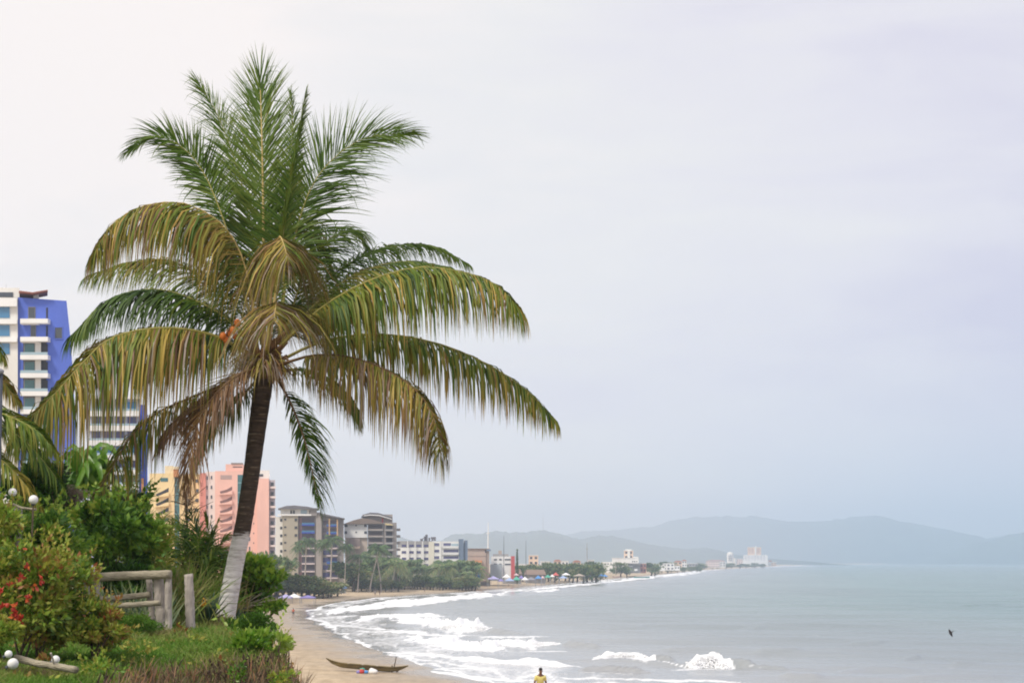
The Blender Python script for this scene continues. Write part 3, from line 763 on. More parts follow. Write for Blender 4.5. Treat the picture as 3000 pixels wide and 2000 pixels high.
def trunk_mat():
    m, nt, b = new_mat('palm_trunk')
    tc = N(nt, 'ShaderNodeTexCoord'); sp = N(nt, 'ShaderNodeSeparateXYZ'); nt.links.new(tc.outputs['Object'], sp.inputs[0])
    mp = N(nt, 'ShaderNodeMapping'); mp.inputs['Scale'].default_value = (1, 1, 6.5); nt.links.new(tc.outputs['Object'], mp.inputs[0])
    nz = N(nt, 'ShaderNodeTexNoise'); nz.inputs['Scale'].default_value = 3.2; nz.inputs['Detail'].default_value = 8; nz.inputs['Roughness'].default_value = .65; nt.links.new(mp.outputs[0], nz.inputs['Vector'])
    wv = N(nt, 'ShaderNodeTexWave'); wv.wave_type = 'BANDS'; wv.bands_direction = 'Z'; wv.inputs['Scale'].default_value = 2.4; wv.inputs['Distortion'].default_value = 1.6; wv.inputs['Detail'].default_value = 3; wv.inputs['Detail Scale'].default_value = 1.5
    nt.links.new(tc.outputs['Object'], wv.inputs['Vector'])
    cr = N(nt, 'ShaderNodeValToRGB'); e = cr.color_ramp.elements
    e[0].position = .3; e[0].color = (.022, .016, .012, 1); e[1].position = .75; e[1].color = (.11, .075, .048, 1)
    nt.links.new(nz.outputs['Fac'], cr.inputs[0])
    ring = N(nt, 'ShaderNodeValToRGB'); e = ring.color_ramp.elements; e[0].position = .86; e[0].color = (0, 0, 0, 1); e[1].position = 1; e[1].color = (.55, .55, .55, 1)
    nt.links.new(wv.outputs['Fac'], ring.inputs[0])
    brk = N(nt, 'ShaderNodeTexNoise'); brk.inputs['Scale'].default_value = 5; brk.inputs['Detail'].default_value = 4; nt.links.new(tc.outputs['Object'], brk.inputs['Vector'])
    bk = N(nt, 'ShaderNodeMapRange'); bk.inputs[1].default_value = .5; bk.inputs[2].default_value = .66; nt.links.new(brk.outputs['Fac'], bk.inputs[0])
    rb = N(nt, 'ShaderNodeMath'); rb.operation = 'MULTIPLY'; nt.links.new(ring.outputs[0], rb.inputs[0]); nt.links.new(bk.outputs[0], rb.inputs[1])
    m1 = N(nt, 'ShaderNodeMixRGB'); nt.links.new(rb.outputs[0], m1.inputs[0]); nt.links.new(cr.outputs[0], m1.inputs[1]); m1.inputs[2].default_value = (.26, .21, .14, 1)
    # limewash on the lower part
    wh = N(nt, 'ShaderNodeValToRGB'); e = wh.color_ramp.elements
    e[0].position = .33; e[0].color = (.42, .39, .35, 1); e[1].position = .5; e[1].color = (.70, .68, .65, 1)
    nt.links.new(nz.outputs['Fac'], wh.inputs[0])
    ad = N(nt, 'ShaderNodeMath'); ad.operation = 'MULTIPLY_ADD'; ad.inputs[1].default_value = .42; nt.links.new(nz.outputs['Fac'], ad.inputs[0]); nt.links.new(sp.outputs['Z'], ad.inputs[2])
    gt = N(nt, 'ShaderNodeMapRange'); gt.inputs[1].default_value = 2.0; gt.inputs[2].default_value = 1.95; nt.links.new(ad.outputs[0], gt.inputs[0])
    m2 = N(nt, 'ShaderNodeMixRGB'); nt.links.new(gt.outputs[0], m2.inputs[0]); nt.links.new(m1.outputs[0], m2.inputs[1]); nt.links.new(wh.outputs[0], m2.inputs[2])
    nt.links.new(m2.outputs[0], b.inputs['Base Color']); b.inputs['Roughness'].default_value = .9
    bp = N(nt, 'ShaderNodeBump'); bp.inputs['Strength'].default_value = .8; bp.inputs['Distance'].default_value = .04
    hs = N(nt, 'ShaderNodeMath'); hs.operation = 'MULTIPLY_ADD'; hs.inputs[1].default_value = .22; nt.links.new(wv.outputs['Fac'], hs.inputs[0]); nt.links.new(nz.outputs['Fac'], hs.inputs[2])
    nt.links.new(hs.outputs[0], bp.inputs['Height']); nt.links.new(bp.outputs[0], b.inputs['Normal'])
    return m
M['trunk'] = trunk_mat()

PY0 = 31.0
base = pt(517 * DS, 1424 * DS, PY0)
palm = thing('coconut_palm', 'tall leaning coconut palm with whitewashed lower trunk on the grassy bluff', 'palm tree', (base[0], base[1], base[2] - .1))
tp = [(516, 1432, 0), (517, 1412, 0), (526, 1370, 0), (541, 1290, 0), (559, 1205, 0), (571, 1130, 0), (581, 1060, 0), (590, 990, 0), (598, 930, 0), (606, 870, 0), (610, 815, 0)]
tr_pts = catmull(dpts(tp, PY0), 60)
k_ = 31.0 / F * DS
rad = list(np.interp(np.linspace(0, 1, 60), [0, .03, .08, .2, .37, .6, .9, 1], np.array([28, 24, 21.5, 20, 19, 19, 22, 14]) * k_) * (1 + .012 * np.sin(np.arange(60) * 1.9)))
MB().tube(tr_pts, rad, 24).build('trunk', M['trunk'], palm, True)
# fibrous leaf bases round the crown
for i in range(14):
    a = i * 2.4
    c = Vector(dpts([(607, 850 - i * 4, 0)], PY0)[0]); d = Vector((math.cos(a), math.sin(a), .9)).normalized()
    p0 = c + Vector((math.cos(a), math.sin(a), 0)) * .12
    mb = MB().tube([p0 + Vector((0, 0, -.25)), p0 + d * .12, p0 + d * .45], [.09, .085, .03], 7)
    mb.build('leaf_base', M['fibre'], palm, True)

# dead strands and sheath fibre hanging over the top of the trunk
n_ = 420; q_ = np.random.default_rng(57); a_ = q_.random(n_) * 6.283
c_ = np.array(dpts([(605, 835, 0)], PY0)[0])
P_ = c_ + np.stack([np.cos(a_) * (.17 + .12 * q_.random(n_)), np.sin(a_) * (.17 + .12 * q_.random(n_)), .35 * (q_.random(n_) - .45)], -1)
D_ = np.stack([np.cos(a_) * .7 + q_.normal(size=n_) * .4, np.sin(a_) * .7 + q_.normal(size=n_) * .4, .1 - .5 * q_.random(n_)], -1)
blades('dead_strand', P_, D_, .35 + .75 * q_.random(n_) ** 1.6, .022, .72 + .22 * q_.random(n_) - .3 * (q_.random(n_) < .35), M['palm'], palm, .75, 4, 58, .05, [.7, 1, .8, .5, .05])['kind'] = 'stuff'
FR = dict(
 A=([(606, 805, 0), (606, 650, .35), (605, 500, .6), (602, 340, .95), (599, 235, 1.2), (597, 180, 1.3)], (0, -1, .15), dict(L=1.14, n=130, age=.24, agev=.05, droop=.05, vee=.12, a0=58, a1=20, tip_age=.05, mid='rachis_tan', r0=0.065, wid=.052, patch=.06, twist=.25, tipL=.5, label='upright green frond at the top of the crown')),
 B=([(600, 790, .2), (588, 600, 1.0), (555, 420, 1.7), (500, 265, 2.2), (455, 190, 2.4)], (.3, -.75, .55), dict(L=.85, n=95, age=.22, agev=.06, droop=.08, vee=.1, a0=55, a1=20, tip_age=.06, patch=.08)),
 B2=([(605, 780, .3), (625, 600, 1.1), (660, 430, 1.8), (672, 300, 2.3), (668, 215, 2.5)], (-.2, -.8, .5), dict(L=0.5, n=90, age=.22, agev=.05, droop=.08, a0=50, a1=18, tip_age=.05, patch=.06)),
 C=([(588, 790, 0), (548, 620, -.1), (508, 490, .0), (465, 392, .1), (415, 335, .1), (355, 312, 0), (298, 345, -.1)], (-.25, -.80, .5), dict(L=0.62, n=84, age=.2, agev=.05, droop=.1, vee=.1, a0=55, a1=22, tip_age=.05, patch=.06, bare=0.46)),
 D=([(640, 780, .1), (665, 600, .4), (708, 445, .5), (765, 365, .6), (842, 316, .7), (938, 306, .7)], (.28, -.8, .5), dict(L=1.0, n=110, age=.22, agev=.05, droop=.1, vee=.1, a0=72, a1=24, tip_age=.06, mid='rachis_green', patch=.06, bare=.2)),
 E=([(622, 760, -.2), (646, 560, -.3), (668, 420, -.3), (688, 300, -.2), (702, 215, -.2)], (1, -.5, 0), dict(L=.42, n=90, age=.24, agev=.06, droop=.12, vee=.5, a0=42, a1=12, tip_age=.05, patch=.08, label='young half-folded frond', mid='rachis_tan')),
 O=([(648, 790, .5), (690, 655, 1.0), (745, 560, 1.5), (800, 530, 1.9), (838, 560, 2.1)], (.1, -.4, .9), dict(L=.85, n=76, age=0.18, agev=.06, droop=.4, a0=60, a1=25, tip_age=.08)),
 F=([(592, 800, 0), (574, 660, -.3), (547, 570, -.5), (502, 508, -.7), (420, 466, -.9), (325, 474, -1.1), (255, 518, -1.2), (214, 585, -1.3)], (0, -.35, .95), dict(L=1.25, n=130, age=0.5, agev=0.19, droop=1.1, vee=-0.45, a0=82, a1=40, tip_age=.1, mid='rachis_tan', patch=.16, bare=.2, wid=.055, label='yellowing frond arching to the left')),
 F2=([(592, 800, .3), (560, 680, .5), (515, 570, .7), (450, 505, .9), (380, 492, 1.0), (310, 530, 1.1)], (0, -.2, 1), dict(L=1.0, n=70, age=.2, agev=.08, droop=0.8, a0=65, a1=28, tip_age=.05)),
 G=([(588, 790, .4), (540, 700, .9), (470, 640, 1.3), (390, 598, 1.6), (300, 602, 1.8), (210, 630, 1.9)], (0, -.3, .95), dict(vee=-0.15, L=0.95, n=95, age=.33, agev=.08, droop=0.6, a0=72, a1=32, tip_age=.08)),
 H=([(582, 800, .3), (525, 735, .6), (440, 686, .8), (350, 664, .9), (250, 688, 1.0), (166, 768, 1.0)], (0, -.25, .95), dict(vee=-0.2, L=1.05, n=105, age=.15, agev=.06, droop=0.7, a0=74, a1=30, tip_age=.05, wid=.058)),
 I=([(590, 832, -.1), (520, 782, -.5), (440, 758, -.8), (350, 754, -1.1), (255, 776, -1.3), (195, 828, -1.5), (130, 900, -1.7), (50, 978, -1.9)], (0, -.5, .9), dict(L=1.5, n=150, age=0.44, agev=0.19, droop=1.15, vee=-0.45, a0=86, a1=40, tip_age=.12, mid='rachis_green', r0=.045, wid=.058, patch=.2, tipL=.5, label='largest yellow-brown frond hanging to the left')),
 J=([(592, 855, .1), (520, 880, -.0), (440, 912, -.1), (360, 948, -.3), (300, 1002, -.4), (260, 1070, -.5), (212, 1150, -.5), (172, 1205, -.6)], (0, -.4, .9), dict(vee=-0.35, L=0.95, n=70, age=0.36, agev=0.2, droop=1.1, a0=75, a1=30, tip_age=.2, wid=.05, mid='rachis_brown', patch=.2, tipL=.35)),
 K=([(592, 848, -.3), (552, 858, -.6), (495, 905, -.9), (455, 970, -1.0), (434, 1060, -1.1), (428, 1120, -1.1)], (-.3, -.75, .6), dict(L=0.85, n=56, age=0.8, agev=0.035, droop=0.14, vee=-0.25, a0=46, a1=12, tip_age=0.05, mid='rachis_brown', patch=0.03, wid=.04, bare=.08, label='dead brown frond hanging beside the trunk')),
 K2=([(590, 850, -.2), (548, 864, -.5), (490, 902, -.6), (430, 945, -.7), (388, 985, -.7), (366, 1020, -.7)], (-.2, -.7, .7), dict(L=.72, n=60, age=.79, agev=.04, droop=.4, vee=-.45, a0=56, a1=20, tip_age=.06, mid='rachis_brown', patch=.04, wid=.04, bare=.1, label='second dead reddish brown frond reaching farther left of the trunk')),
 L=([(612, 812, -.2), (623, 745, -1.0), (632, 700, -2.0), (635, 694, -2.7), (633, 706, -3.3), (629, 738, -3.8)], (0, -.45, .9), dict(L=1.5, n=115, age=0.68, agev=0.2, droop=0.62, vee=-0.5, a0=72, a1=45, tip_age=.12, mid='rachis_tan', patch=.14, wid=.052, bare=0.34, r0=.05, label='yellow frond drooping towards the viewer, lower one')),
 M=([(615, 790, -.1), (622, 680, -.6), (633, 582, -1.3), (641, 544, -2.0), (650, 556, -2.7), (662, 596, -3.3)], (0, -.4, .9), dict(L=1.45, n=115, age=0.6, agev=0.2, droop=0.7, vee=-0.68, a0=72, a1=45, tip_age=.12, mid='rachis_tan', patch=.16, wid=.052, bare=0.36, r0=.045, label='yellow frond drooping towards the viewer, upper one')),
 N_=([(640, 760, .2), (658, 610, .6), (674, 522, 1.0), (702, 530, 1.4), (737, 572, 1.7), (768, 628, 1.9)], (.1, -.3, .95), dict(L=.72, n=64, age=.40, agev=.07, droop=.5, a0=60, a1=24, tip_age=.05, bare=.3)),
 P=([(640, 790, .6), (710, 690, 1.2), (790, 612, 1.7), (890, 569, 2.1), (990, 566, 2.4), (1068, 602, 2.6)], (0, -.3, .95), dict(L=.72, n=84, age=.2, agev=.06, droop=0.55, a0=66, a1=22, tip_age=.05)),
 Q=([(650, 790, .3), (720, 702, .8), (820, 628, 1.2), (930, 600, 1.5), (1025, 612, 1.7)], (0, -.35, .95), dict(vee=-0.2, L=.85, n=78, age=.36, agev=.09, droop=0.6, a0=70, a1=32, tip_age=.1)),
 R=([(640, 800, -.2), (732, 712, -.5), (840, 648, -.7), (960, 614, -.9), (1070, 626, -1.0), (1142, 656, -1.1), (1192, 708, -1.2)], (0, -.4, .95), dict(L=1.25, n=130, age=0.35, agev=0.16, droop=1.1, vee=-0.45, a0=84, a1=42, tip_age=.16, mid='rachis_green', wid=.054, patch=.12, label='olive frond arching far to the right')),
 S=([(650, 825, .0), (730, 787, .1), (820, 769, .2), (920, 771, .2), (1030, 796, .2), (1130, 842, .1), (1210, 896, 0), (1272, 960, -.1)], (0, -.35, .95), dict(L=0.98, n=130, age=0.38, agev=0.17, droop=1.2, vee=-0.45, a0=82, a1=40, tip_age=.28, wid=.05, patch=.12, mid='rachis_green')),
 T=([(640, 838, -.3), (720, 816, -.6), (800, 819, -.8), (880, 846, -.9), (950, 892, -1.0), (996, 956, -1.0), (1012, 1045, -1.0)], (0, -.4, .95), dict(L=1.1, n=130, age=0.54, agev=0.19, droop=1.15, vee=-0.45, a0=82, a1=40, tip_age=.25, mid='rachis_brown', patch=.16, wid=.048)),
 U=([(632, 862, .1), (666, 922, .1), (697, 1002, .15), (717, 1082, .15), (733, 1158, .1)], (-.2, .3, .9), dict(L=.72, n=64, age=.12, agev=.10, droop=0.3, a0=60, a1=18, tip_age=.15, side=(1, .45), wid=.045, mid='rachis_brown')),
 V=([(596, 865, .35), (560, 905, .7), (520, 945, 1.0), (478, 1000, 1.2), (450, 1060, 1.3)], (0, -.3, .9), dict(L=.8, n=66, age=.18, agev=.10, droop=.6, a0=60, a1=20, tip_age=.2, wid=.05)),
 W=([(640, 850, .4), (690, 850, .8), (740, 868, 1.1), (790, 905, 1.3), (820, 955, 1.4)], (0, -.3, .9), dict(L=.75, n=60, age=.2, agev=.10, droop=.6, a0=60, a1=20, tip_age=.2)),
 X=([(590, 820, .6), (530, 790, 1.1), (460, 780, 1.5), (390, 800, 1.8), (330, 850, 1.9)], (0, -.2, .9), dict(L=1.0, n=130, age=0.08, agev=.08, droop=0.8, a0=62, a1=22, tip_age=.1)),  # inner frond, age tone darkened to stand for shade in the crown
 Y=([(640, 810, .9), (680, 740, 1.6), (740, 690, 2.2), (800, 690, 2.7), (850, 730, 3.0)], (0, -.2, .9), dict(L=1.0, n=130, age=0.1, agev=.08, droop=0.8, a0=62, a1=24, tip_age=.1)),  # likewise darkened in colour for the shaded heart of the crown
)
for i, (k, (pp, up, kw)) in enumerate(FR.items()):
    frond(palm, dpts(pp, PY0), up, seed=100 + i, **kw)
for i, (a, b_, s) in enumerate([(512, 772, .9), (526, 765, .85), (519, 781, .8), (535, 758, .8), (545, 741, .85), (540, 772, .75)]):
    c = dpts([(a, b_, -.75 + .1 * (i % 3))], PY0)[0]
    MB().ball(c, (.075 * s, .075 * s, .095 * s), 12, 8).build('coconut', M['nut'], palm, True)
st = dpts([(590, 800, -.2), (560, 745, -.5), (530, 750, -.7), (518, 775, -.7)], PY0)
MB().tube(catmull(st, 10), .018, 6).build('fruit_stalk', M['rachis_brown'], palm, True)

LK, WK, NK = .85, .8, 1.6
# neighbour palm at the picture's left border: its crown is outside, some fronds reach in
LY = 26.0
pb = pt(-150, 1900, LY)
lp = thing('coconut_palm', 'coconut palm beside the blue tower, only its drooping frond tips reach into view', 'palm tree', (pb[0], pb[1], bz1(pb[0], pb[1])))
MB().tube(catmull([pt(-150, 1960, LY), pt(-150, 1600, LY), pt(-160, 1250, LY), pt(-175, 1120, LY)], 24), [.2] * 4 + [.17] * 16 + [.2] * 4, 16).build('trunk', M['bark'], lp, True)
LF = [([(-180, 1120, 0), (-120, 1010, 0), (-70, 985, 0), (-30, 1000, 0), (10, 1050, 0)], .33, .75, .7),
      ([(-180, 1130, -.3), (-110, 1160, -.6), (-40, 1195, -.8), (40, 1225, -1.0), (110, 1262, -1.1), (160, 1320, -1.1)], .30, .8, 1.0),
      ([(-180, 1140, -.5), (-120, 1210, -.8), (-50, 1300, -.9), (30, 1370, -1), (90, 1440, -1), (120, 1490, -1)], .40, .6, .7),
      ([(-180, 1125, .3), (-100, 1190, .6), (-10, 1240, .8), (70, 1290, .9), (135, 1360, 1.0), (180, 1420, 1.0)], .24, .5, .85),
      ([(-180, 1120, .2), (-130, 940, .3), (-90, 850, .4), (-55, 795, .5), (-18, 790, .5)], .28, .4, .5),
      ([(-180, 1130, 0), (-120, 1090, .3), (-60, 1080, .4), (0, 1110, .4), (50, 1170, .4)], .5, .7, .8),
      ([(-180, 1120, 0), (-240, 960, 0), (-320, 900, 0), (-400, 930, 0), (-460, 1020, 0)], .3, .5, .9),
      ([(-180, 1120, 0), (-260, 1100, 0), (-350, 1120, 0), (-430, 1200, 0), (-470, 1300, 0)], .4, .6, .9),
      ([(-180, 1120, 1), (-190, 960, 1.4), (-180, 830, 1.6), (-150, 740, 1.7)], .25, .2, .8)]
for i, (pp, ag, dr, L_) in enumerate(LF):
    frond(lp, [pt(a, b_, LY + c) for a, b_, c in pp], (0, -.35, .95), seed=300 + i, L=L_, n=72, age=ag, agev=.1, droop=dr, tip_age=.1, bare=.12, wid=.046)

# ------------------------------------------------------------------ plants on the bluff
def at_px(px, py, Y): return pt(px, py, Y)
def pxm(Y): return Y / F
def shrub(name, label, cat, px, py, rx, ry, Y, depth, n, leaf, mat, **kw):
    c = pt(px, py, Y); s = pxm(Y)
    g = bz1(c[0], c[1])
    return bush(name, label, cat, c, (rx * s, depth, ry * s), n, leaf, mat, ground=min(g, c[2] - .3 * ry * s), **kw)

fl = []
for (px, py, Y, s, n) in [(42, 1803, 17.6, .04, 22), (60, 1812, 17.6, .03, 14), (85, 1752, 17.7, .03, 12), (8, 1778, 17.6, .035, 10), (60, 1692, 18.1, .028, 7), (120, 1700, 18, .03, 8), (45, 1775, 17.6, .03, 8), (60, 1612, 19, .03, 8), (78, 1660, 18.6, .035, 8), (105, 1720, 18.2, .03, 6), (30, 1710, 18.2, .025, 6), (5, 1735, 18, .025, 6)]:
    fl.append((pt(px, py, Y), s, n))
shrub('flowering_shrub', 'bushy yellow-green shrub with red flower clusters at the near edge of the bluff', 'shrub', 95, 1735, 215, 205, 19.6, 1.5, 14500, .085, M['croton'], v0=.46, vs=.5, nl=90, seed=11, lump=.19, flowers=fl, stems=9)
shrub('croton_shrub', 'low yellow and rust leaved shrub between the fence and the red-flowered shrub', 'shrub', 275, 1830, 112, 92, 19.8, .9, 4600, .075, M['croton'], v0=.55, vs=.5, nl=40, seed=12, lump=.22)
shrub('hedge_shrub', 'dark glossy shrub rising behind the log fence below the hanging frond', 'shrub', 335, 1565, 150, 118, 29, 1.7, 7600, .13, M['leaf'], v0=.42, vs=.42, nl=48, seed=13, lump=.24, asp=.6)
shrub('hedge_shrub', 'bright green shrub under the two white globe lamps', 'shrub', 120, 1580, 135, 95, 25.5, 1.3, 5200, .12, M['leaf'], v0=.48, vs=.35, nl=44, seed=14, lump=.24, flowers=5)
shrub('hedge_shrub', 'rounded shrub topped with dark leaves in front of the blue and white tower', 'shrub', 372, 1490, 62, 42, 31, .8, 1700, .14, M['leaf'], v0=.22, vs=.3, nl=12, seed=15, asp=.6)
shrub('hedge_shrub', 'yellowish shrub next to the left lamp post at the border', 'shrub', 8, 1545, 60, 70, 24, .9, 1900, .10, M['leaf'], v0=.6, vs=.35, nl=14, seed=16)
shrub('hedge_shrub', 'leafy green shrub between the wooden posts and the agave', 'shrub', 520, 1735, 85, 85, 31.2, .8, 3000, .11, M['leaf'], v0=.46, vs=.4, nl=18, seed=17)
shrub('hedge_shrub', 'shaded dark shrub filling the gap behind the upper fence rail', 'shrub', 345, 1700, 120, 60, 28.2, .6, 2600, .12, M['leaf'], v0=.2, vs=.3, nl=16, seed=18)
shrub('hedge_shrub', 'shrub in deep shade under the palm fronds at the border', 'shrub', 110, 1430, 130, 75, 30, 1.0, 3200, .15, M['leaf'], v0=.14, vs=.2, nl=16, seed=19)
shrub('hedge_shrub', 'low shrub on the left border below the red flowers', 'shrub', -15, 1850, 70, 55, 17.2, .5, 2200, .07, M['croton'], v0=.45, vs=.3, nl=14, seed=20)
shrub('leafy_weed', 'bright broad-leaved weed growing on the lip of the bluff', 'plant', 738, 1880, 50, 34, 21.5, .45, 420, .13, M['broad'], shoots=2, v0=.7, vs=.4, nl=8, seed=21, asp=.45, up=.8)
shrub('leafy_weed', 'yellow-green weed hanging over the bluff edge beside the clipped tuft', 'plant', 802, 1890, 40, 36, 21.8, .4, 420, .11, M['broad'], shoots=2, v0=.85, vs=.3, nl=8, seed=22, asp=.5, up=.3)
shrub('round_tuft', 'small rounded brownish shrub on the edge above the beach', 'shrub', 836, 1886, 22, 26, 22.6, .22, 900, .04, M['croton'], v0=.45, vs=.3, nl=10, seed=23, lump=.5)
shrub('ground_cover_mound', 'dense creeping green mound against the foot of the fence', 'shrub', 395, 1832, 95, 54, 25.0, .6, 8000, .035, M['grass'], v0=.42, vs=.25, nl=26, seed=24, lump=.4)
shrub('ground_cover_mound', 'mossy green hummock at the foot of the big palm', 'shrub', 738, 1836, 72, 44, 29.6, .7, 8000, .045, M['grass'], v0=.30, vs=.2, nl=22, seed=25, lump=.45)
shrub('leafy_weed', 'thin green weed among dry stalks below the grass', 'plant', 690, 1968, 28, 26, 20.3, .2, 160, .06, M['broad'], shoots=2, v0=.5, vs=.4, nl=6, seed=26)
shrub('leafy_weed', 'green weed low on the bluff face near the beach', 'plant', 830, 1985, 40, 26, 20.3, .25, 300, .055, M['leaf'], shoots=2, v0=.7, vs=.3, nl=8, seed=27)
shrub('leafy_weed', 'light green weed on the lip above the dry stems, nearest the grass', 'plant', 300, 1960, 60, 30, 16.6, .35, 420, .05, M['leaf'], v0=.62, vs=.3, nl=10, seed=28)

# sea-almond tree right of the palm: layered plates of big leaves
AY = 35.5
g = pt(735, 1792, AY)
tree = thing('almond_tree', 'low spreading bright green tree leaning over the beach behind the palm trunk', 'tree', (g[0], g[1], bz1(g[0], g[1])))
r = np.random.default_rng(60)
mb = MB(); Ps = []; Ds = []; As = []
for (px, py, rx, ry, dy) in [(735, 1655, 62, 26, 0), (700, 1650, 40, 24, .3), (775, 1690, 55, 22, -.2), (725, 1700, 62, 28, 0), (800, 1702, 30, 14, .1), (715, 1745, 55, 26, .2), (765, 1735, 38, 20, .2), (790, 1778, 34, 14, -.3), (822, 1772, 16, 10, -.3), (700, 1775, 40, 18, 0), (765, 1780, 20, 12, 0), (690, 1700, 40, 40, .6), (745, 1675, 50, 18, .6)]:
    c = np.array(pt(px, py, AY + dy)); n = int(rx * ry * .36)
    o = unit(r.normal(size=(n, 3))) * (r.random((n, 1)) ** .5) * np.array([rx * pxm(AY), .55, ry * pxm(AY)])
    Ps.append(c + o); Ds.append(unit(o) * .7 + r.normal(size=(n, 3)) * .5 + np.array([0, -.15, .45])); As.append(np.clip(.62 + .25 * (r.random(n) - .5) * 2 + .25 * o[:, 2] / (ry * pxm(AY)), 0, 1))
    root_ = np.array((g[0] - .3, g[1], bz1(g[0], g[1]) - .1))
    mb.tube(catmull([root_, root_ * .5 + c * .5 + np.array([0, 0, -.15]), c], 8), [.06, .055, .05, .04, .035, .03, .02, .012], 6)
P = np.concatenate(Ps); D = np.concatenate(Ds); A = np.concatenate(As); L_ = .17 * (.6 + .7 * r.random(len(P)))
V, T, A = leafmesh(P, D, L_, L_ * .5, A, 61)
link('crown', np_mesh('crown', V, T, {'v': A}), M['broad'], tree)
mb.build('trunk', M['bark'], tree, True)
# bare dry twigs under it
mb = MB()
for i in range(16):
    a = np.array(pt(690 + r.random() * 20, 1795, AY)); b_ = np.array(pt(720 + r.random() * 110, 1735 + r.random() * 40, AY - r.random()))
    mb.tube([a, (a + b_) / 2 + np.array([0, 0, .06]), b_], [.014, .01, .004], 5)
mb.build('twig', M['wood_grey'], tree)

# banana-like plant under the big left frond
BY_ = 33.0
g = pt(265, 1480, BY_)
ban = thing('broadleaf_plant', 'bright green plant with long broad leaves under the largest yellow frond', 'plant', (g[0], g[1], bz1(g[0], g[1])))
for i in range(95):
    sx = 175 + r.random() * 165; sy = 1300 + r.random() * 150
    a0_ = np.array(pt(250 + (r.random() - .5) * 90, 1500 - r.random() * 40, BY_ + (r.random() - .5) * 1.4)); tip = np.array(pt(sx, sy, BY_ + (r.random() - .5) * 2.2))
    mid_ = a0_ * .35 + tip * .65 + np.array([0, 0, .35])
    C = catmull([a0_, mid_, tip + np.array([.15 * r.normal(), 0, -.25])], 12)[3:]
    T_ = unit(np.gradient(C, axis=0)); S_ = unit(np.cross(T_, np.array([r.normal() * .4, -1, .5])))
    wv = np.interp(np.linspace(0, 1, 9), [0, .15, .5, .85, 1], [.015, .05, .07, .045, .008])[:, None]
    V = np.concatenate([C - S_ * wv + np.array([0, 0, .03]), C, C + S_ * wv + np.array([0, 0, .03])])
    f = [[q, q + 1, q + 10, q + 9] for q in range(8)] + [[q + 9, q + 10, q + 19, q + 18] for q in range(8)]
    link('leaf', np_mesh('leaf', V, f, {'v': np.full(27, np.clip(.45 + .3 * r.normal() * .6, 0, 1))}), M['broad'], ban, True)
MB().tube([(g[0], g[1], bz1(g[0], g[1]) - .1), pt(255, 1470, BY_)], [.12, .08], 10).build('stem', M['rachis_green'], ban, True)

LK, WK, NK = 1.0, 1.0, 1.0
def clump_palm(label, px, py, Y, specs, seed, age=.22, L=.45, wid=.03):
    """a clump of arching feather palms: specs of (tip px, tip py, rise)"""
    g = pt(px, py, Y); zb = bz1(g[0], g[1])
    root = thing('feather_palm', label, 'palm clump', (g[0], g[1], zb))
    rr_ = np.random.default_rng(seed)
    for i, (tx, ty, rise) in enumerate(specs):
        b0 = np.array((g[0] + rr_.normal() * .15, g[1] + rr_.normal() * .25, zb)); tip = np.array(pt(tx, ty, Y + rr_.normal() * .7))
        mid_ = b0 * .4 + tip * .6 + np.array([0, 0, rise])
        frond(root, [b0, b0 * .7 + mid_ * .3 + np.array([0, 0, rise * .3]), mid_, tip], (0, -.5, .9), L=L * (.8 + .4 * rr_.random()), n=44, age=age + rr_.normal() * .07, agev=.06, droop=.35, wid=wid, seed=seed * 50 + i, bare=.25, tip_age=.05, seg=3, r0=.018, gaps=.05)
    return root
clump_palm('dark green feathery palm clump behind the fence, left of the leaning trunk', 600, 1690, 35, [(520, 1520, .3), (560, 1500, .3), (600, 1505, .3), (640, 1525, .3), (665, 1570, .4), (680, 1620, .5), (500, 1560, .4), (540, 1545, .3), (620, 1560, .35), (655, 1605, .4), (480, 1610, .5), (575, 1550, .3), (590, 1580, .2), (630, 1600, .3), (550, 1590, .2)], 31, age=.2, L=.55, wid=.036)
clump_palm('small feathery palm clump in front of the yellow building', 470, 1640, 34, [(410, 1520, .3), (440, 1500, .3), (480, 1498, .3), (505, 1520, .3), (425, 1545, .3), (390, 1560, .4), (460, 1530, .2), (500, 1555, .3)], 32, age=.26, L=.5, wid=.034)
# the green frond that shows behind the hanging dead frond
clump_palm('young palm with drooping green fronds in front of the blue and white tower', 345, 1560, 37, [(455, 1440, .6), (440, 1410, .7), (410, 1370, .6), (370, 1350, .4), (300, 1380, .5), (390, 1440, .5), (425, 1460, .7), (290, 1440, .5)], 33, age=.27, L=.5, wid=.034)

def spiky(name, label, cat, px, py, Y, n, hgt, spread, v0, vs, mat, seed, w_=.02, droop=.16):
    g = pt(px, py, Y); zb = bz1(g[0], g[1]); q = np.random.default_rng(seed)
    root = thing(name, label, cat, (g[0], g[1], zb))
    P = np.stack([g[0] + q.normal(size=n) * spread * .5, g[1] + q.normal(size=n) * spread * .5, np.full(n, zb - .03)], -1)
    D = np.stack([q.normal(size=n) * .38, q.normal(size=n) * .35, np.ones(n)], -1)
    blades('blades', P, D, hgt * (.6 + .6 * q.random(n)), w_ * (.7 + .6 * q.random(n)), v0 + vs * (q.random(n) - .5), mat, root, droop * (.4 + 1.2 * q.random(n)), 4, seed, .2, [.7, 1, .85, .5, .04])
    return root
spiky('tall_grass_clump', 'tall yellow-green grass clump leaning over the fence corner', 'grass clump', 500, 1700, 29.5, 420, 1.15, .55, .7, .4, M['grass'], 71, .028, .22)
spiky('tall_grass_clump', 'second tall grass clump nearer the feathery palms, taller and greener', 'grass clump', 560, 1690, 31.5, 360, 1.2, .6, .55, .4, M['grass'], 72, .03, .25)
spiky('tall_grass_clump', 'brownish dry grass clump just left of the leaning trunk', 'grass clump', 628, 1690, 33, 300, .95, .45, .88, .2, M['grass'], 73, .02, .3)
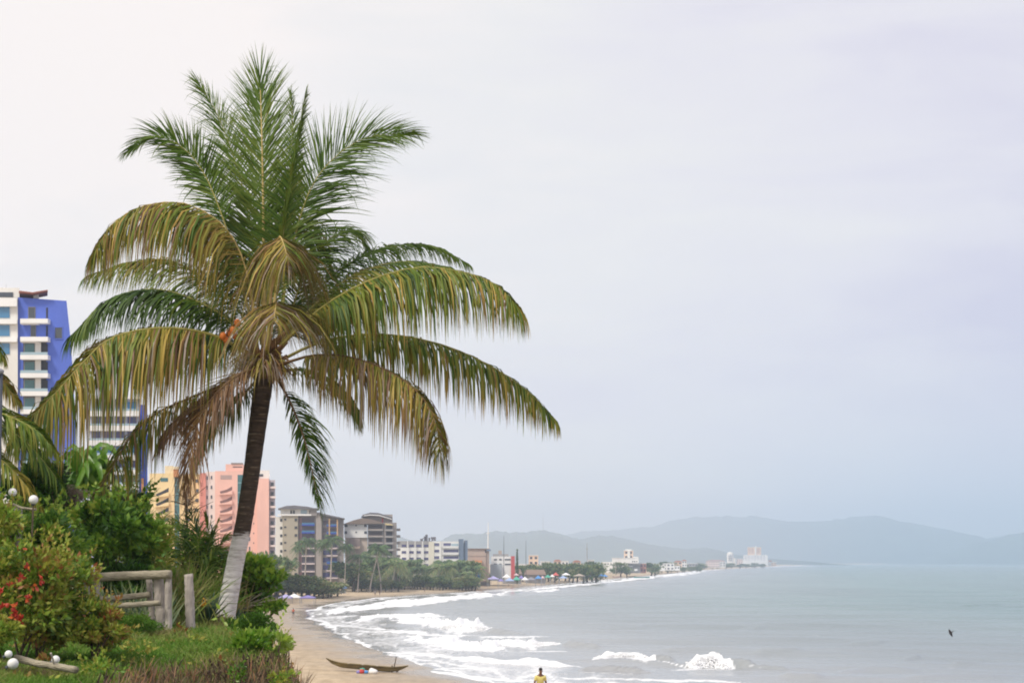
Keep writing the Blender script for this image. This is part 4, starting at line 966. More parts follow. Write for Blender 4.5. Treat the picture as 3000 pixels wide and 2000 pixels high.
spiky('tall_grass_clump', 'pale spiky leaves showing between the fence rails', 'grass clump', 385, 1790, 27.5, 170, .8, .8, .62, .4, M['agave'], 74, .035, .06)

# agave with thick leaves
def agave(label, px, py, Y, n, hgt, seed):
    g = pt(px, py, Y); zb = bz1(g[0], g[1]); q = np.random.default_rng(seed)
    root = thing('agave', label, 'plant', (g[0], g[1], zb))
    for i in range(n):
        a = i * 2.4; el_ = R(32 + 50 * (i / n)); L_ = hgt * (.75 + .35 * q.random())
        d = np.array([math.cos(a) * math.cos(el_), math.sin(a) * math.cos(el_) * .8, math.sin(el_)])
        S_ = unit(np.cross(d, [0, 0, 1.0])); Nn = np.cross(S_, d)
        t = np.linspace(0, 1, 7)[:, None]
        C = np.array((g[0], g[1], zb)) + d * L_ * t - np.array([0, 0, .12]) * t ** 2 * L_
        wv = np.interp(t[:, 0], [0, .3, .7, 1], [.03, .042, .03, .003])[:, None]
        V = np.concatenate([C - S_ * wv, C - Nn * wv * .35, C + S_ * wv, C + Nn * wv * .2])
        f = [[a_ * 7 + k, a_ * 7 + k + 1, ((a_ + 1) % 4) * 7 + k + 1, ((a_ + 1) % 4) * 7 + k] for a_ in range(4) for k in range(6)]
        link('leaf', np_mesh('leaf', V, f, {'v': np.tile(np.clip(.35 + .3 * t[:, 0] + .2 * q.normal(), 0, 1), 4)}), M['agave'], root, True)
    return root
agave('dark agave with stiff pointed leaves just left of the whitewashed trunk', 612, 1828, 29.8, 26, .68, 81)
agave('agave rosette half hidden behind the whitewashed trunk on its beach side', 690, 1806, 32.4, 18, .5, 82)
c = pt(596, 1768, 29.5)
fb_ = MB().tube([(c[0] + .05, c[1] + .1, bz1(c[0], c[1])), c], [.008, .006], 5)
fo = thing('orange_flower', 'single orange flower in front of the agave leaves', 'flower', (c[0], c[1], bz1(c[0], c[1])))
fb_.build('stalk', M['rachis_green'], fo)
V, T, A = leafmesh(np.tile(c, (26, 1)) + r.normal(size=(26, 3)) * .022, r.normal(size=(26, 3)), .06, .04, .9 + .1 * r.random(26), 83)
M['petal_orange'] = leaf_mat('petal_orange', [(0, (.7, .25, .02)), (1, (.75, .42, .04))], .3)
link('petals', np_mesh('petals', V, T, {'v': A}), M['petal_orange'], fo)

# heap of dry palm leaves below the lamps
c = pt(186, 1478, 30.5)
hp = thing('thatch_heap', 'heap of dry grey palm leaves beside the globe lamps', 'thatch', (c[0], c[1], bz1(c[0], c[1])))
n = 900
P = np.stack([c[0] + r.normal(size=n) * .13, c[1] + r.normal(size=n) * .25, c[2] + .28 - .6 * r.random(n) ** 1.5], -1)
D = np.stack([(P[:, 0] - c[0]) * 3 + r.normal(size=n) * .2, -np.abs(r.normal(size=n)) * .5, .5 - r.random(n) * .9], -1)
blades('dry_leaves', P, D, .35, .02, .93 + .07 * (r.random(n) - .7), M['palm'], hp, .55, 3, 84)
n = 60
MB().tube([(c[0], c[1], bz1(c[0], c[1]) - .1), (c[0], c[1], c[2])], .05, 8).build('post', M['wood_grey'], hp, True)

# leafless shrub in front of the yellow building
BT = 36.0; g = pt(548, 1560, BT)
bt = thing('bare_shrub', 'leafless twiggy shrub standing out against the yellow building', 'shrub', (g[0], g[1], bz1(g[0], g[1])))
mb = MB(); qb = np.random.default_rng(77)
b0 = np.array((g[0], g[1], bz1(g[0], g[1]) - .1)); tp_ = np.array(pt(545, 1440, BT)); mb.tube([b0, (b0 + tp_) / 2 + .05, tp_], [.05, .035, .015], 7)
for i in range(34):
    t = .55 + .42 * qb.random(); a = b0 * (1 - t) + tp_ * t
    d = unit(np.array([qb.normal(), qb.normal() * .7, .25 + qb.random() * .7])); L_ = .25 + .4 * qb.random()
    m_ = a + d * L_ * .5 + qb.normal(size=3) * .04; e_ = a + d * L_ + qb.normal(size=3) * .08
    mb.tube([a, m_, e_], [.016, .011, .005], 5)
    for k in range(2):
        mb.tube([m_, m_ + unit(d + qb.normal(size=3) * .8) * .2], [.008, .004], 4)
mb.build('branches', M['bark'], bt)

# ------------------------------------------------------------------ grass and dry stems
n = 120000
gy_ = 14.5 + 20 * r.random(n) ** 1.4; gx_ = (-.34 + .30 * r.random(n)) * gy_
d = lip_d(gx_, gy_)
ok = (d > -.25) & (r.random(n) < np.clip(1.4 - .0 * gy_, 0, 1)) & (r.random(n) < np.clip((d + .3) / .7, .1, 1))
gx_, gy_, d = gx_[ok], gy_[ok], d[ok]
clump = fbm(gx_ * 1.1, gy_ * .8, 91, 4); n = len(gx_)
P = np.stack([gx_, gy_, bz(gx_, gy_) - .01], -1)
D = np.stack([r.normal(size=n) * .55, r.normal(size=n) * .45, np.ones(n)], -1)
tag(blades('grass', P, D, (.05 + .10 * r.random(n)) * (.6 + .9 * clump), .013, np.clip(-.22 + 1.5 * clump + .3 * (r.random(n) - .5) + .35 * np.exp(-np.clip(d, 0, 5) / .25), 0, 1), M['grass'], None, .35, 3, 92, .1), kind='stuff')
n = 60000
gy_ = 14.0 + 9 * r.random(n); gx_ = (-.28 + .17 * r.random(n)) * gy_
d = lip_d(gx_, gy_); ok = (d > -.75) & (d < .22) & (r.random(n) < .6 * np.exp(-np.clip(gy_ - 20.6, 0, 9) / .6)) & ((gy_ > 18.9) | (r.random(n) < .25))
gx_, gy_ = gx_[ok], gy_[ok]; n = len(gx_)
P = np.stack([gx_, gy_, bz(gx_, gy_) - .05], -1)
D = np.stack([r.normal(size=n) * .3, r.normal(size=n) * .3 - .15, np.ones(n)], -1)
tag(blades('dry_stems', P, D, (.10 + .26 * r.random(n) ** 1.5), .008 + .008 * r.random(n), r.random(n) ** 1.2, M['dry'], None, .2, 3, 93, .0), kind='stuff')
n_ = 260; gy_ = 16 + 12 * r.random(n_); gx_ = (-.335 + .21 * r.random(n_)) * gy_; d_ = lip_d(gx_, gy_); ok = d_ > .05; gx_, gy_ = gx_[ok], gy_[ok]
Ps, Ds, As, Ls = [], [], [], []
for x_0, y_0 in zip(gx_, gy_):
    m_ = int(5 + 14 * r.random()); h_ = .05 + .12 * r.random(); t_ = r.random()
    Ps.append(np.stack([x_0 + r.normal(size=m_) * .06, y_0 + r.normal(size=m_) * .08, np.full(m_, bz1(x_0, y_0)) + h_ * r.random(m_)], -1))
    Ds.append(np.stack([r.normal(size=m_), r.normal(size=m_) - .2, .3 + r.random(m_)], -1)); As.append(np.clip(t_ * .8 + .2 * r.random(m_), 0, 1)); Ls.append((.03 + .05 * r.random(m_)) * (.7 + .8 * t_))
Ls = np.concatenate(Ls)
V, T, A = leafmesh(np.concatenate(Ps), np.concatenate(Ds), Ls, Ls * .5, np.concatenate(As), 95)
tag(link('ground_weeds', np_mesh('ground_weeds', V, T, {'v': A}), M['croton']), kind='stuff')
def dry_plant(label, px, py, Y, hgt, seed):
    q = np.random.default_rng(seed); g = pt(px, py, Y); zb = bz1(g[0], g[1])
    root = thing('dead_weed', label, 'dead weed', (g[0], g[1], zb))
    mb = MB()
    for i in range(5):
        a = np.array((g[0] + q.normal() * .03, g[1] + q.normal() * .05, zb - .05)); b_ = a + np.array([q.normal() * .07, q.normal() * .06, hgt * (.7 + .4 * q.random())])
        mb.tube([a, (a + b_) / 2 + q.normal(size=3) * .015, b_], [.006, .005, .003], 5, a=.1)
        for k in range(5):
            t = .4 + .6 * q.random(); p = a * (1 - t) + b_ * t
            mb.ball(p + q.normal(size=3) * .012, (.012, .012, .02), 6, 4, a=.05)
    mb.build('stalk', M['dry'], root, attr=True)
for i, (px, py, Y, h, lab) in enumerate([(412, 1915, 19, .17, 'dark dead weed stalk standing in the grass, the nearer to the driftwood'), (452, 1925, 19.4, .2, 'dark seed-headed dead stalk beside the bare bluff edge'), (642, 1908, 20.6, .13, 'short dead stalk with black seed heads under the palm'),
                                    (625, 1912, 20.4, .11, 'small blackened weed next to the short seed-headed stalk'), (720, 1935, 20.6, .25, 'tangle of brown dead stems under the broad-leaved weed'), (770, 1925, 20.8, .2, 'dark dead stems below the yellow-green weed'), (560, 1940, 20, .2, 'dead weed in the middle of the dry bluff face'), (875, 1975, 20.3, .17, 'dead seed stalks at the end of the bluff above the beach')]):
    dry_plant(lab, px, py, Y, h, 400 + i)
# ------------------------------------------------------------------ fence, posts, lamps, driftwood
FY = 26.0
fc = pt(470, 1840, FY)
fence = thing('log_fence', 'weathered log fence with one thick top rail and two thin rails', 'fence', (fc[0], fc[1], bz1(fc[0], fc[1])))
def log(parent, name, pts, rad, mat, n=12, seed=0):
    q = np.random.default_rng(seed); C = catmull(pts, 22)
    rr_ = [rad * (1 + .035 * q.normal()) for _ in range(22)]
    return MB().tube(C + q.normal(size=C.shape) * rad * .04, rr_, n).build(name, M[mat], parent, True)
s = pxm(FY)
log(fence, 'top_rail', [pt(238, 1694, FY + .2), pt(320, 1688, FY + .15), pt(410, 1684, FY + .05), pt(500, 1682, FY - .05)], 13 * s, 'wood_log', seed=1)
log(fence, 'rail', [pt(262, 1757, FY + .25), pt(350, 1750, FY + .2), pt(440, 1740, FY + .15)], 9 * s, 'wood_log', seed=2)
log(fence, 'rail', [pt(300, 1776, FY - .05), pt(380, 1771, FY - .12), pt(470, 1765, FY - .17)], 8 * s, 'wood_log', seed=3)
log(fence, 'post', [pt(437, 1692, FY + .28), pt(440, 1750, FY + .28), pt(446, 1815, FY + .28)], 9 * s, 'wood_grey', seed=4)
log(fence, 'post', [pt(464, 1690, FY + .14), pt(468, 1760, FY + .14), pt(474, 1862, FY + .14)], 15 * s, 'wood_grey', seed=5)
log(fence, 'post', [pt(493, 1684, FY), pt(493, 1760, FY), pt(494, 1872, FY)], 10 * s, 'wood_grey', seed=6)
for px_ in (254, 285):
    log(fence, 'post', [pt(px_, 1698, FY + .3), pt(px_, 1780, FY + .3), pt(px_, 1880, FY + .3)], 9 * s, 'wood_grey', seed=7)
c = pt(556, 1852, 26.6)
po = thing('wooden_post', 'single grey split wooden post standing apart from the fence', 'post', (c[0], c[1], bz1(c[0], c[1])))
log(po, 'shaft', [pt(553, 1681, 26.6), pt(556, 1760, 26.6), pt(558, 1872, 26.6)], 13.5 * pxm(26.6), 'wood_grey', 9, 8)

def globe_lamp(label, px, py, rp, Y, standing=True):
    c = pt(px, py, Y); zb = bz1(c[0], c[1])
    o = thing('globe_lamp', label, 'lamp', (c[0], c[1], zb))
    MB().ball(c, rp * pxm(Y), 20, 14).build('globe', M['globe'], o, True)
    rr_ = rp * pxm(Y)
    MB().tube([(c[0], c[1], c[2] - rr_ * 1.15), (c[0], c[1], c[2] - rr_ * .9)], rr_ * .45, 12).build('collar', M['metal_dark'], o, True)
    if standing:
        MB().tube([(c[0], c[1], zb - .1), (c[0], c[1], c[2] - rr_)], .014, 8).build('pole', M['bark'], o, True)
    return o
globe_lamp('white globe lamp on a post, the one partly behind a frond tip', 37, 1441, 12, 24.2)
globe_lamp('white globe lamp on a post, fully visible beside the dry palm leaves', 98, 1463, 13.5, 24.0)
c = pt(54, 1500, 24.3)
o = thing('wooden_post', 'stout pale wooden post standing under the globe lamps', 'post', (c[0], c[1], bz1(c[0], c[1])))
log(o, 'shaft', [pt(54, 1488, 24.3), pt(54, 1530, 24.3), pt(56, 1640, 24.3)], 12 * pxm(24.3), 'wood_grey', 10, 9)
log(o, 'crossbar', [pt(25, 1470, 24.3), pt(60, 1486, 24.2), pt(105, 1492, 24.1)], 4 * pxm(24.3), 'wood_log', 8, 10)
def fallen(label, px, py, rp, Y):
    c = pt(px, py, Y); rr_ = rp * pxm(Y); z = max(c[2], bz1(c[0], c[1]) + rr_ * .8)
    o = thing('fallen_globe', label, 'lamp globe', (c[0], c[1], z - rr_))
    MB().ball((c[0], c[1], c[2]), rr_, 18, 12).build('globe', M['globe'], o, True)
    MB().tube([(c[0] - rr_ * .8, c[1] - .02, c[2] - rr_ * .6), (c[0] - rr_ * 1.15, c[1] - .03, c[2] - rr_ * .75)], rr_ * .4, 10).build('collar', M['metal_dark'], o, True)
fallen('yellowish globe lying higher up against the shrub', 25, 1915, 11, 16.6)
fallen('largest white globe lying in the grass at the border', 38, 1943, 16, 16.8)
fallen('small white globe lying on the driftwood log', 163, 1931, 12, 17.0)
YD = 16.9
c = pt(130, 1950, YD)
o = thing('driftwood_log', 'pale driftwood log lying in the grass below the shrub', 'log', (c[0], c[1], bz1(c[0], c[1])))
log(o, 'stem', [pt(45, 1925, YD + .3), pt(110, 1943, YD + .15), pt(165, 1951, YD), pt(225, 1962, YD - .1)], 10 * pxm(YD), 'wood_log', 10, 12)
log(o, 'branch_stub', [pt(160, 1950, YD), pt(155, 1930, YD - .05), pt(149, 1912, YD - .1)], 3 * pxm(YD), 'wood_grey', 6, 13)
c = pt(2, 1500, 24)
o = thing('street_lamp', 'dark grey lamp post at the border in front of the blue tower', 'lamp post', (c[0], c[1], bz1(c[0], c[1])))
MB().tube([(c[0], c[1], bz1(c[0], c[1]) - .2), pt(2, 1092, 24)], [.04, .035], 12).build('pole', M['metal_dark'], o, True)
MB().ball(pt(-14, 1088, 24), (.14, .10, .06), 12, 8).build('lamp_head', M['metal_grey'], o, True)

# ------------------------------------------------------------------ buildings
C_ = {}
def paint(key, c, var=.10, rough=.8):
    if key not in C_: C_[key] = surf('paint_' + key, c, rough, var, .22, stretch=(1, 1, .35), detail=7)
    return C_[key]
BLUE = paint('blue', (.095, .155, .56)); CREAM = paint('cream', (.72, .70, .65)); WHITE = paint('white', (.80, .79, .76)); YEL = paint('yellow', (.82, .64, .34)); CORAL = paint('coral', (.70, .26, .20)); PINK = paint('pink', (.84, .50, .41))
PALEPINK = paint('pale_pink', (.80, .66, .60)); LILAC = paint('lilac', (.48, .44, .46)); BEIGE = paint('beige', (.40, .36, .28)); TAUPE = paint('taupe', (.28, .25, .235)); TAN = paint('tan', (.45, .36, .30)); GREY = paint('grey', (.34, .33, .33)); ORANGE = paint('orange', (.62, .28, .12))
DKBLUE = paint('deep_blue', (.04, .08, .42)); RUST = paint('rust', (.28, .10, .06)); ROOFG = paint('roof_grey', (.16, .155, .17)); ROOFB = paint('roof_brown', (.22, .17, .14)); REDP = paint('red_wall', (.55, .10, .10)); PEACH = paint('peach', (.74, .55, .42)); TILE = paint('tile', (.45, .17, .10)); SLATE = paint('slate_blue', (.17, .22, .30))
DARK = surf('opening_shade', (.035, .035, .045), .6, .3, .5)  # near-black colour for flat panels that stand for shade inside openings
def glass(key, c, rough=.15):
    m, nt, b = new_mat('glass_' + key); b.inputs['Base Color'].default_value = (*c, 1); b.inputs['Roughness'].default_value = rough; b.inputs['Specular IOR Level'].default_value = .7
    return m
G_B = glass('blue', (.06, .20, .36)); G_T = glass('teal', (.03, .13, .14)); G_D = glass('dark', (.05, .06, .075)); G_P = glass('violet', (.09, .09, .20)); G_V = glass('dim_violet', (.10, .095, .125)); G_L = glass('pale', (.33, .45, .50), .3)

class Bd:
    """a building facing the camera; outlines are given in photograph pixels on its own facade plane"""
    def __init__(s, name, label, px, Y, cat='building', group=None, base=None):
        s.Y = Y; x = X_(px, 1650, Y); z = base if base is not None else max(gz1(x, Y), .3)
        s.zb = z; s.k = x / Y; s.root = thing(name, label, cat, (x, Y, z), group=group)
    def floor(s): return 1645 + (CH - s.zb + .6) / s.Y * F
    def solid(s, name, mat, poly, d0, d1, parent=None):
        return MB().prism(poly, s.Y + d0, s.Y + d1, s.k).build(name, mat, parent or s.root)
    def rect(s, name, mat, x0, x1, y0, y1, d0, d1, parent=None):
        return MB().rect(x0, x1, y0, y1, s.Y + d0, s.Y + d1, s.k).build(name, mat, parent or s.root)
    def rects(s, name, mat, L, d0, d1):
        """one pane or slab per entry, each its own part"""
        return [s.rect(name, mat, *q, d0, d1) for q in L]
    def window(s, x0, x1, y0, y1, gl=None, fr=None, d=0.0, k=.0, parent=None):
        """a frame standing proud of the wall with the pane behind it"""
        fr = fr or WHITE; t = max((x1 - x0) * .09, .5); tv = max((y1 - y0) * .07, .4)
        mb = MB()
        mb.rect(x0 - t, x1 + t, y0 - tv, y0, s.Y + d - .10, s.Y + d + .2); mb.rect(x0 - t, x1 + t, y1, y1 + tv, s.Y + d - .14, s.Y + d + .2)
        mb.rect(x0 - t, x0, y0 + .01, y1 - .01, s.Y + d - .08, s.Y + d + .2); mb.rect(x1, x1 + t, y0 + .01, y1 - .01, s.Y + d - .08, s.Y + d + .2)
        o = mb.build('window', fr, parent or s.root)
        MB().rect(x0, x1, y0, y1, s.Y + d - .03, s.Y + d + .1).build('pane', gl or G_D, o)
        return o

# blue tower
b = Bd('apartment_tower', 'blue apartment tower with white balconies and a cream glazed side', 100, 250, base=3)
fl_ = b.floor()
b.solid('wall', BLUE, [(53, 871), (195, 881), (200, 930), (206, 985), (214, 1100), (222, 1250), (226, fl_), (34, fl_), (37, 1250), (45, 1060)], 0, 14)
b.rect('side_wall', CREAM, -90, 52, 872, fl_, -.5, 13)
b.rect('upper_storey', CREAM, -90, 57, 843, 871, .6, 12)
b.rect('upper_glazing', G_D, -60, 38, 856, 870, .45, .9)
b.rects('side_window', G_B, [(-60, 28, 899, 931), (-60, 28, 952, 984), (-60, 28, 1005, 1037)], -.62, -.3)
b.rects('slab_band', WHITE, [(-70, 50, 872.5, 897), (-70, 50, 935, 948), (-70, 50, 988, 1001)], -1.2, -.52)
b.solid('roof_canopy', RUST, [(55, 851), (95, 856), (140, 848.5), (140, 851), (96, 859.5), (56, 856)], -1.2, 4)
b.rect('roof_block', CREAM, 98, 114, 857, 874, 1, 6)
b.rect('antenna', paint('metal', (.3, .3, .3)), 18, 18.7, 833, 843, 2, 2.1)
for i in range(9):
    y = 933 + 53.1 * i
    mb = MB()
    mb.rect(59, 140, y, y + 13, b.Y - 1.5, b.Y - .01)
    if i < 2: mb.rect(60, 110, y + 13, y + 16, b.Y - 1.2, b.Y - .02)
    o = mb.build('balcony', WHITE, b.root)
    if i >= 2:
        MB().rect(59.5, 139.5, y - 8, y - .3, b.Y - 1.47, b.Y - 1.42).build('railing', G_L, o)
    if i == 0: b.window(84, 102, 901, 931, G_D, paint('taupe2', (.2, .19, .18)))
    elif i == 1: b.window(91, 104, 955, 985, G_D, paint('taupe2', (.2, .19, .18)))
    else:
        b.rect('recess_shade', DARK, 68, 136, y - 37, y - 1, -.05, .3)  # dark panel on the wall paints the shade of a balcony recess
        b.rect('pier', CREAM, 103, 120, y - 37, y - 1, -.3, .2)
        b.window(72, 101, y - 33, y - 2, G_T, paint('taupe2', (.2, .19, .18)), -.1)
b.rects('slot_shade', DARK, [(135, 140, 901 + 53.1 * i, 932 + 53.1 * i) for i in range(9)], -.06, .2)  # dark strips on the wall stand for shade in narrow slots
b.window(161, 182, 959, 991, G_D, BLUE)

# blue and white tower behind the hanging fronds
b = Bd('apartment_tower', 'blue and white apartment tower with continuous balcony bands behind the hanging fronds', 345, 300, base=3)
fl_ = b.floor()
b.rect('wall', paint('pale_blue', (.42, .46, .56)), 263, 408, 1168, fl_, 0, 16)
b.rect('roof_slab', WHITE, 258, 414, 1160, 1168, -1, 17)
b.rect('corner_column', DKBLUE, 408.2, 432, 1185, fl_, -.4, 10)
b.rect('stripe', ORANGE, 414, 421, 1400, 1480, -.6, -.35)
for i in range(10):
    y = 1203 + 43 * i
    o = b.rect('balcony', WHITE, 260, 407, y, y + 15, -1.6, -.02)
    MB().rect(260.5, 406.5, y - 6, y - .2, b.Y - 1.58, b.Y - 1.53).build('railing', G_L, o)
    for x0 in (268, 303, 338, 373):
        b.window(x0, x0 + 28, y - 27, y - 4, G_P if i % 3 else G_B, paint('grey2', (.5, .5, .53)))

# yellow and pink buildings
b = Bd('apartment_building', 'pale yellow apartment building with a teal glass strip and slanted balconies', 510, 460, base=3)
fl_ = b.floor()
b.rect('wall', YEL, 438, 511, 1386, fl_, 0, 14); b.rect('side_wall', paint('pale_yellow', (.78, .66, .44)), 424, 437.8, 1430, fl_, .6, 14)
b.rect('wall', YEL, 526, 585, 1388, fl_, 0, 14)
b.rect('stair_tower', paint('pale_yellow', (.78, .66, .44)), 483, 508, 1364, 1385.8, 1, 10); b.rect('tower_cap', ORANGE, 508.2, 524, 1374, 1396, -.4, 8); b.rect('tower_top', paint('pale_yellow', (.78, .66, .44)), 507, 525, 1366, 1373.8, -.6, 9)
b.rect('glass_strip', G_T, 511.2, 525.8, 1396.2, fl_, .4, 9)
b.rects('spandrel', paint('teal_pale', (.16, .32, .33)), [(511.2, 525.8, 1417 + 28.5 * i, 1422 + 28.5 * i) for i in range(8)], .3, .6)
b.rect('top_window', G_T, 470, 492, 1399, 1410, -.1, .2)
for i in range(9):
    y = 1430 + 28.5 * i
    o = b.solid('balcony_shade', DARK, [(456, y + 17), (478, y + 7), (494, y - 2), (494, y + 10), (480, y + 15), (460, y + 24)], -.06, .3)  # dark flat panel painted as the shade inside the balcony
    b.solid('parapet', YEL, [(454, y + 25), (480, y + 16.5), (495, y + 10.5), (495, y + 22), (454, y + 27)], -.8, -.02)
    b.window(572, 582, y - 27, y - 17, G_D, YEL); b.window(546, 556, y - 27, y - 17, G_D, YEL); b.window(431, 435.5, y + 26, y + 40, G_D, CREAM, .6)
b = Bd('apartment_building', 'salmon pink apartment building with slanted balconies and a blank pink end wall', 700, 452, base=3)
fl_ = b.floor()
b.rect('coral_strip', CORAL, 585.4, 603, 1385, fl_, -.5, 14)
b.rect('wall', PALEPINK, 603.2, 630, 1381, fl_, .3, 14)
b.rect('wall', PINK, 630.2, 752.8, 1379, fl_, 0, 14)
b.rect('stair_tower', PINK, 661, 714, 1359, 1378.8, .6, 10); b.rect('slit_shade', DARK, 682, 710, 1366, 1368, .5, .8); b.rect('roof_slab', TAUPE, 677, 712, 1355, 1358.8, .4, 10)  # the slit is a dark strip standing for its shade
b.rect('glass_strip', G_T, 696, 713, 1390, fl_, -.1, .3)
b.rects('spandrel', paint('teal_pale', (.16, .32, .33)), [(696, 713, 1412 + 28.5 * i, 1415 + 28.5 * i) for i in range(8)], -.16, .1)
b.rect('top_balcony', paint('pinkgrey', (.45, .32, .29)), 646, 679, 1391, 1403, -.07, .2)
for i in range(9):
    y = 1426 + 28.6 * i
    b.solid('balcony_shade', paint('shade_pink', (.20, .12, .11)), [(644, y + 13), (664, y + 7), (680, y - 2), (680, y + 9), (666, y + 15), (646, y + 19)], -.07, .3)  # flat panel in darkened pink stands for shade inside the balcony
    b.solid('parapet', PINK, [(642, y + 20), (666, y + 15.6), (681, y + 9.5), (681, y + 21), (642, y + 23)], -.9, -.02)
    b.window(605, 609, y - 32, y - 22, G_D, PALEPINK, .3); b.window(617, 622, y - 33, y - 23, G_D, PALEPINK, .3)
    b.rects('wall_slot', RUST, [(588, 593, y - 12, y - 10), (588, 593, y - 6, y - 4)], -.6, -.4)
    b.rect('small_window', G_D, 742, 744.5, y + 76, y + 80, -.06, .2)
    b.window(729, 733, y + 60, y + 72, G_D, PALEPINK)
b.rect('end_wall', PINK, 753, 788, 1401, fl_, -1.5, 14)
b.rect('penthouse', CREAM, 757, 790, 1377, 1400.8, 1, 9); b.rect('penthouse_window', G_D, 759, 771, 1388, 1395, .9, 1.3)
b.rect('lilac_wall', LILAC, 788.2, 806, 1405, fl_, .5, 14)
for i in range(9):
    o = b.rect('balcony', PALEPINK, 790, 807.5, 1424 + 28.5 * i, 1430 + 28.5 * i, -.8, .48)
    b.rect('side_window', G_D, 793, 802, 1412 + 28.5 * i, 1423 + 28.5 * i, .4, .8)

# beige building with blue balconies
b = Bd('apartment_building', 'beige apartment building with blue balconies and a grey hip roof', 900, 575, base=3)
fl_ = b.floor()
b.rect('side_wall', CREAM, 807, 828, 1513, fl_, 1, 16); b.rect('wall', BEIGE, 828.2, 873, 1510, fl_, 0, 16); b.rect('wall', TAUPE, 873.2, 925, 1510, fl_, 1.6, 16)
b.rect('penthouse', CREAM, 822, 908, 1489, 1509.8, .6, 14); b.rect('penthouse_end', TAUPE, 908.2, 928, 1487, 1509.8, -.3, 14); b.rect('ledge', WHITE, 814, 912, 1505, 1509.7, -.6, .58)
for x0 in (850, 858, 906): b.window(x0, x0 + 6, 1494, 1504, G_D, CREAM, .6)
b.rect('penthouse_glazing', G_L, 881, 899, 1493, 1504, .5, .9)
o = b.solid('roof', ROOFG, [(814, 1488.5), (838, 1481), (862, 1479.5), (900, 1483), (934, 1490), (934, 1491), (814, 1489.5)], -1.2, 15)
for i in range(8):
    y = 1518 + 22.7 * i
    for x0, w_ in ((821, 7), (832, 7), (863, 8)):
        if x0 == 821: b.rect('side_window', G_D, 820.5, 827, y + 1, y + 9, .9, 1.2)
        else: b.window(x0, x0 + w_, y, y + (5 if x0 == 832 else 8), G_D, BEIGE)
    b.rect('recess_shade', G_V, 884, 920, y - 2, y + 12, 1.5, 1.9); b.rect('panel', paint('mauve', (.32, .19, .20)), 876, 884, y - 2, y + 14, 1.45, 1.8)  # dim violet panel stands for shade at the back of the balcony
    o = b.rect('balcony', DKBLUE if i in (0, 1) else paint('pinkwhite', (.62, .52, .52)), 884, 922, y + 17, y + 21, -.2, 1.58)
    MB().rect(884.3, 921.7, y + 12.5, y + 16.8, b.Y - .18, b.Y - .12).build('railing', G_B if i < 2 else G_V, o)
b.rect('stair_tower', paint('warm_grey', (.36, .32, .29)), 925.2, 942, 1500, fl_, .3, 14)
b.solid('wing', TAUPE, [(942.2, 1506), (1007, 1519), (1007, fl_), (942.2, fl_)], 2, 15)
b.solid('wing_roof', ROOFG, [(927, 1501), (945, 1503.5), (1010, 1517), (1010, 1520), (942, 1508)], -.4, 16)
for i in range(8):
    y = 1524 + 21.8 * i
    b.rect('wing_shade', G_V if i < 4 else paint('deep_violet', (.06, .06, .17)), 946, 987, y, y + 13, 1.9, 2.3)  # dim flat panel painted as shade in the wing's balconies
    o = b.rect('wing_balcony', DKBLUE if i in (0, 1, 5) else paint('pinkwhite', (.62, .52, .52)), 957, 990, y + 14, y + 17.5, .4, 1.98)
    MB().rect(957.3, 989.7, y + 10.5, y + 13.8, b.Y + .42, b.Y + .47).build('railing', G_B if i in (0, 1, 5) else G_V, o)
b.rects('orange_column', paint('ochre', (.52, .34, .18)), [(963, 967, 1518, 1572), (986.2, 990.5, 1520, 1572)], .2, .38)

# cream building with brown hip roof and grey balcony wing
b = Bd('apartment_building', 'cream building with a brown hip roof and a taller grey balcony wing', 1090, 590, base=3)
fl_ = b.floor()
b.rect('wall', WHITE, 1009, 1075, 1533, 1574, 0, 15); b.rect('lower_wall', paint('sand_wall', (.55, .46, .38)), 1011, 1076, 1574.2, fl_, .8, 15)
b.solid('hip_roof', ROOFB, [(1006, 1534), (1036, 1523), (1060, 1517), (1088, 1520), (1122, 1530), (1122, 1532.8), (1006, 1535)], -1.4, 14)
for y in (1536, 1556): b.window(1041, 1046, y, y + 4, G_D, WHITE)
b.rects('corner_shade', G_D, [(1008.6, 1018, 1534.5, 1543), (1008.6, 1017, 1555, 1563), (1067, 1075.4, 1535, 1543), (1067, 1075.4, 1555, 1563)], -.08, .3)  # dark panels on the wall stand for shaded corner recesses
b.solid('bay', PEACH, [(1020, 1600), (1056, 1600), (1052, 1607), (1024, 1607)], -2, .78); b.rect('bay_window', paint('bay_glass', (.30, .24, .22)), 1024, 1054, 1577, 1599.8, -1.2, .78); b.rect('bay_lower', TAN, 1026, 1048, 1607.2, 1630, -.8, .7)
b.rect('balcony_block', GREY, 1077, 1125, 1531, fl_, .6, 15); b.rect('block_top', WHITE, 1078, 1120, 1529, 1533, -1, .58)
b.rect('rear_block', TAUPE, 1125.2, 1162, 1530, fl_, -.4, 15); b.rect('penthouse', paint('warm_grey', (.36, .32, .29)), 1062, 1150, 1506, 1529.8, 3, 14)
b.solid('penthouse_roof', ROOFG, [(1058, 1513), (1066, 1506), (1084, 1500.5), (1108, 1501.5), (1150, 1514), (1150, 1518), (1110, 1507), (1084, 1506), (1064, 1512)], 1, 15)
b.solid('roof_fascia', WHITE, [(1066, 1509), (1084, 1506.3), (1110, 1507.3), (1148, 1519), (1148, 1521), (1110, 1510), (1084, 1509), (1066, 1511)], .8, 1.4)
b.solid('yellow_awning', paint('awning', (.70, .58, .30)), [(1128, 1532), (1148, 1535), (1152, 1538), (1130, 1537)], -1.6, -.42)
b.rect('red_panel', REDP, 1119, 1123, 1517, 1531, 2.5, 2.95)
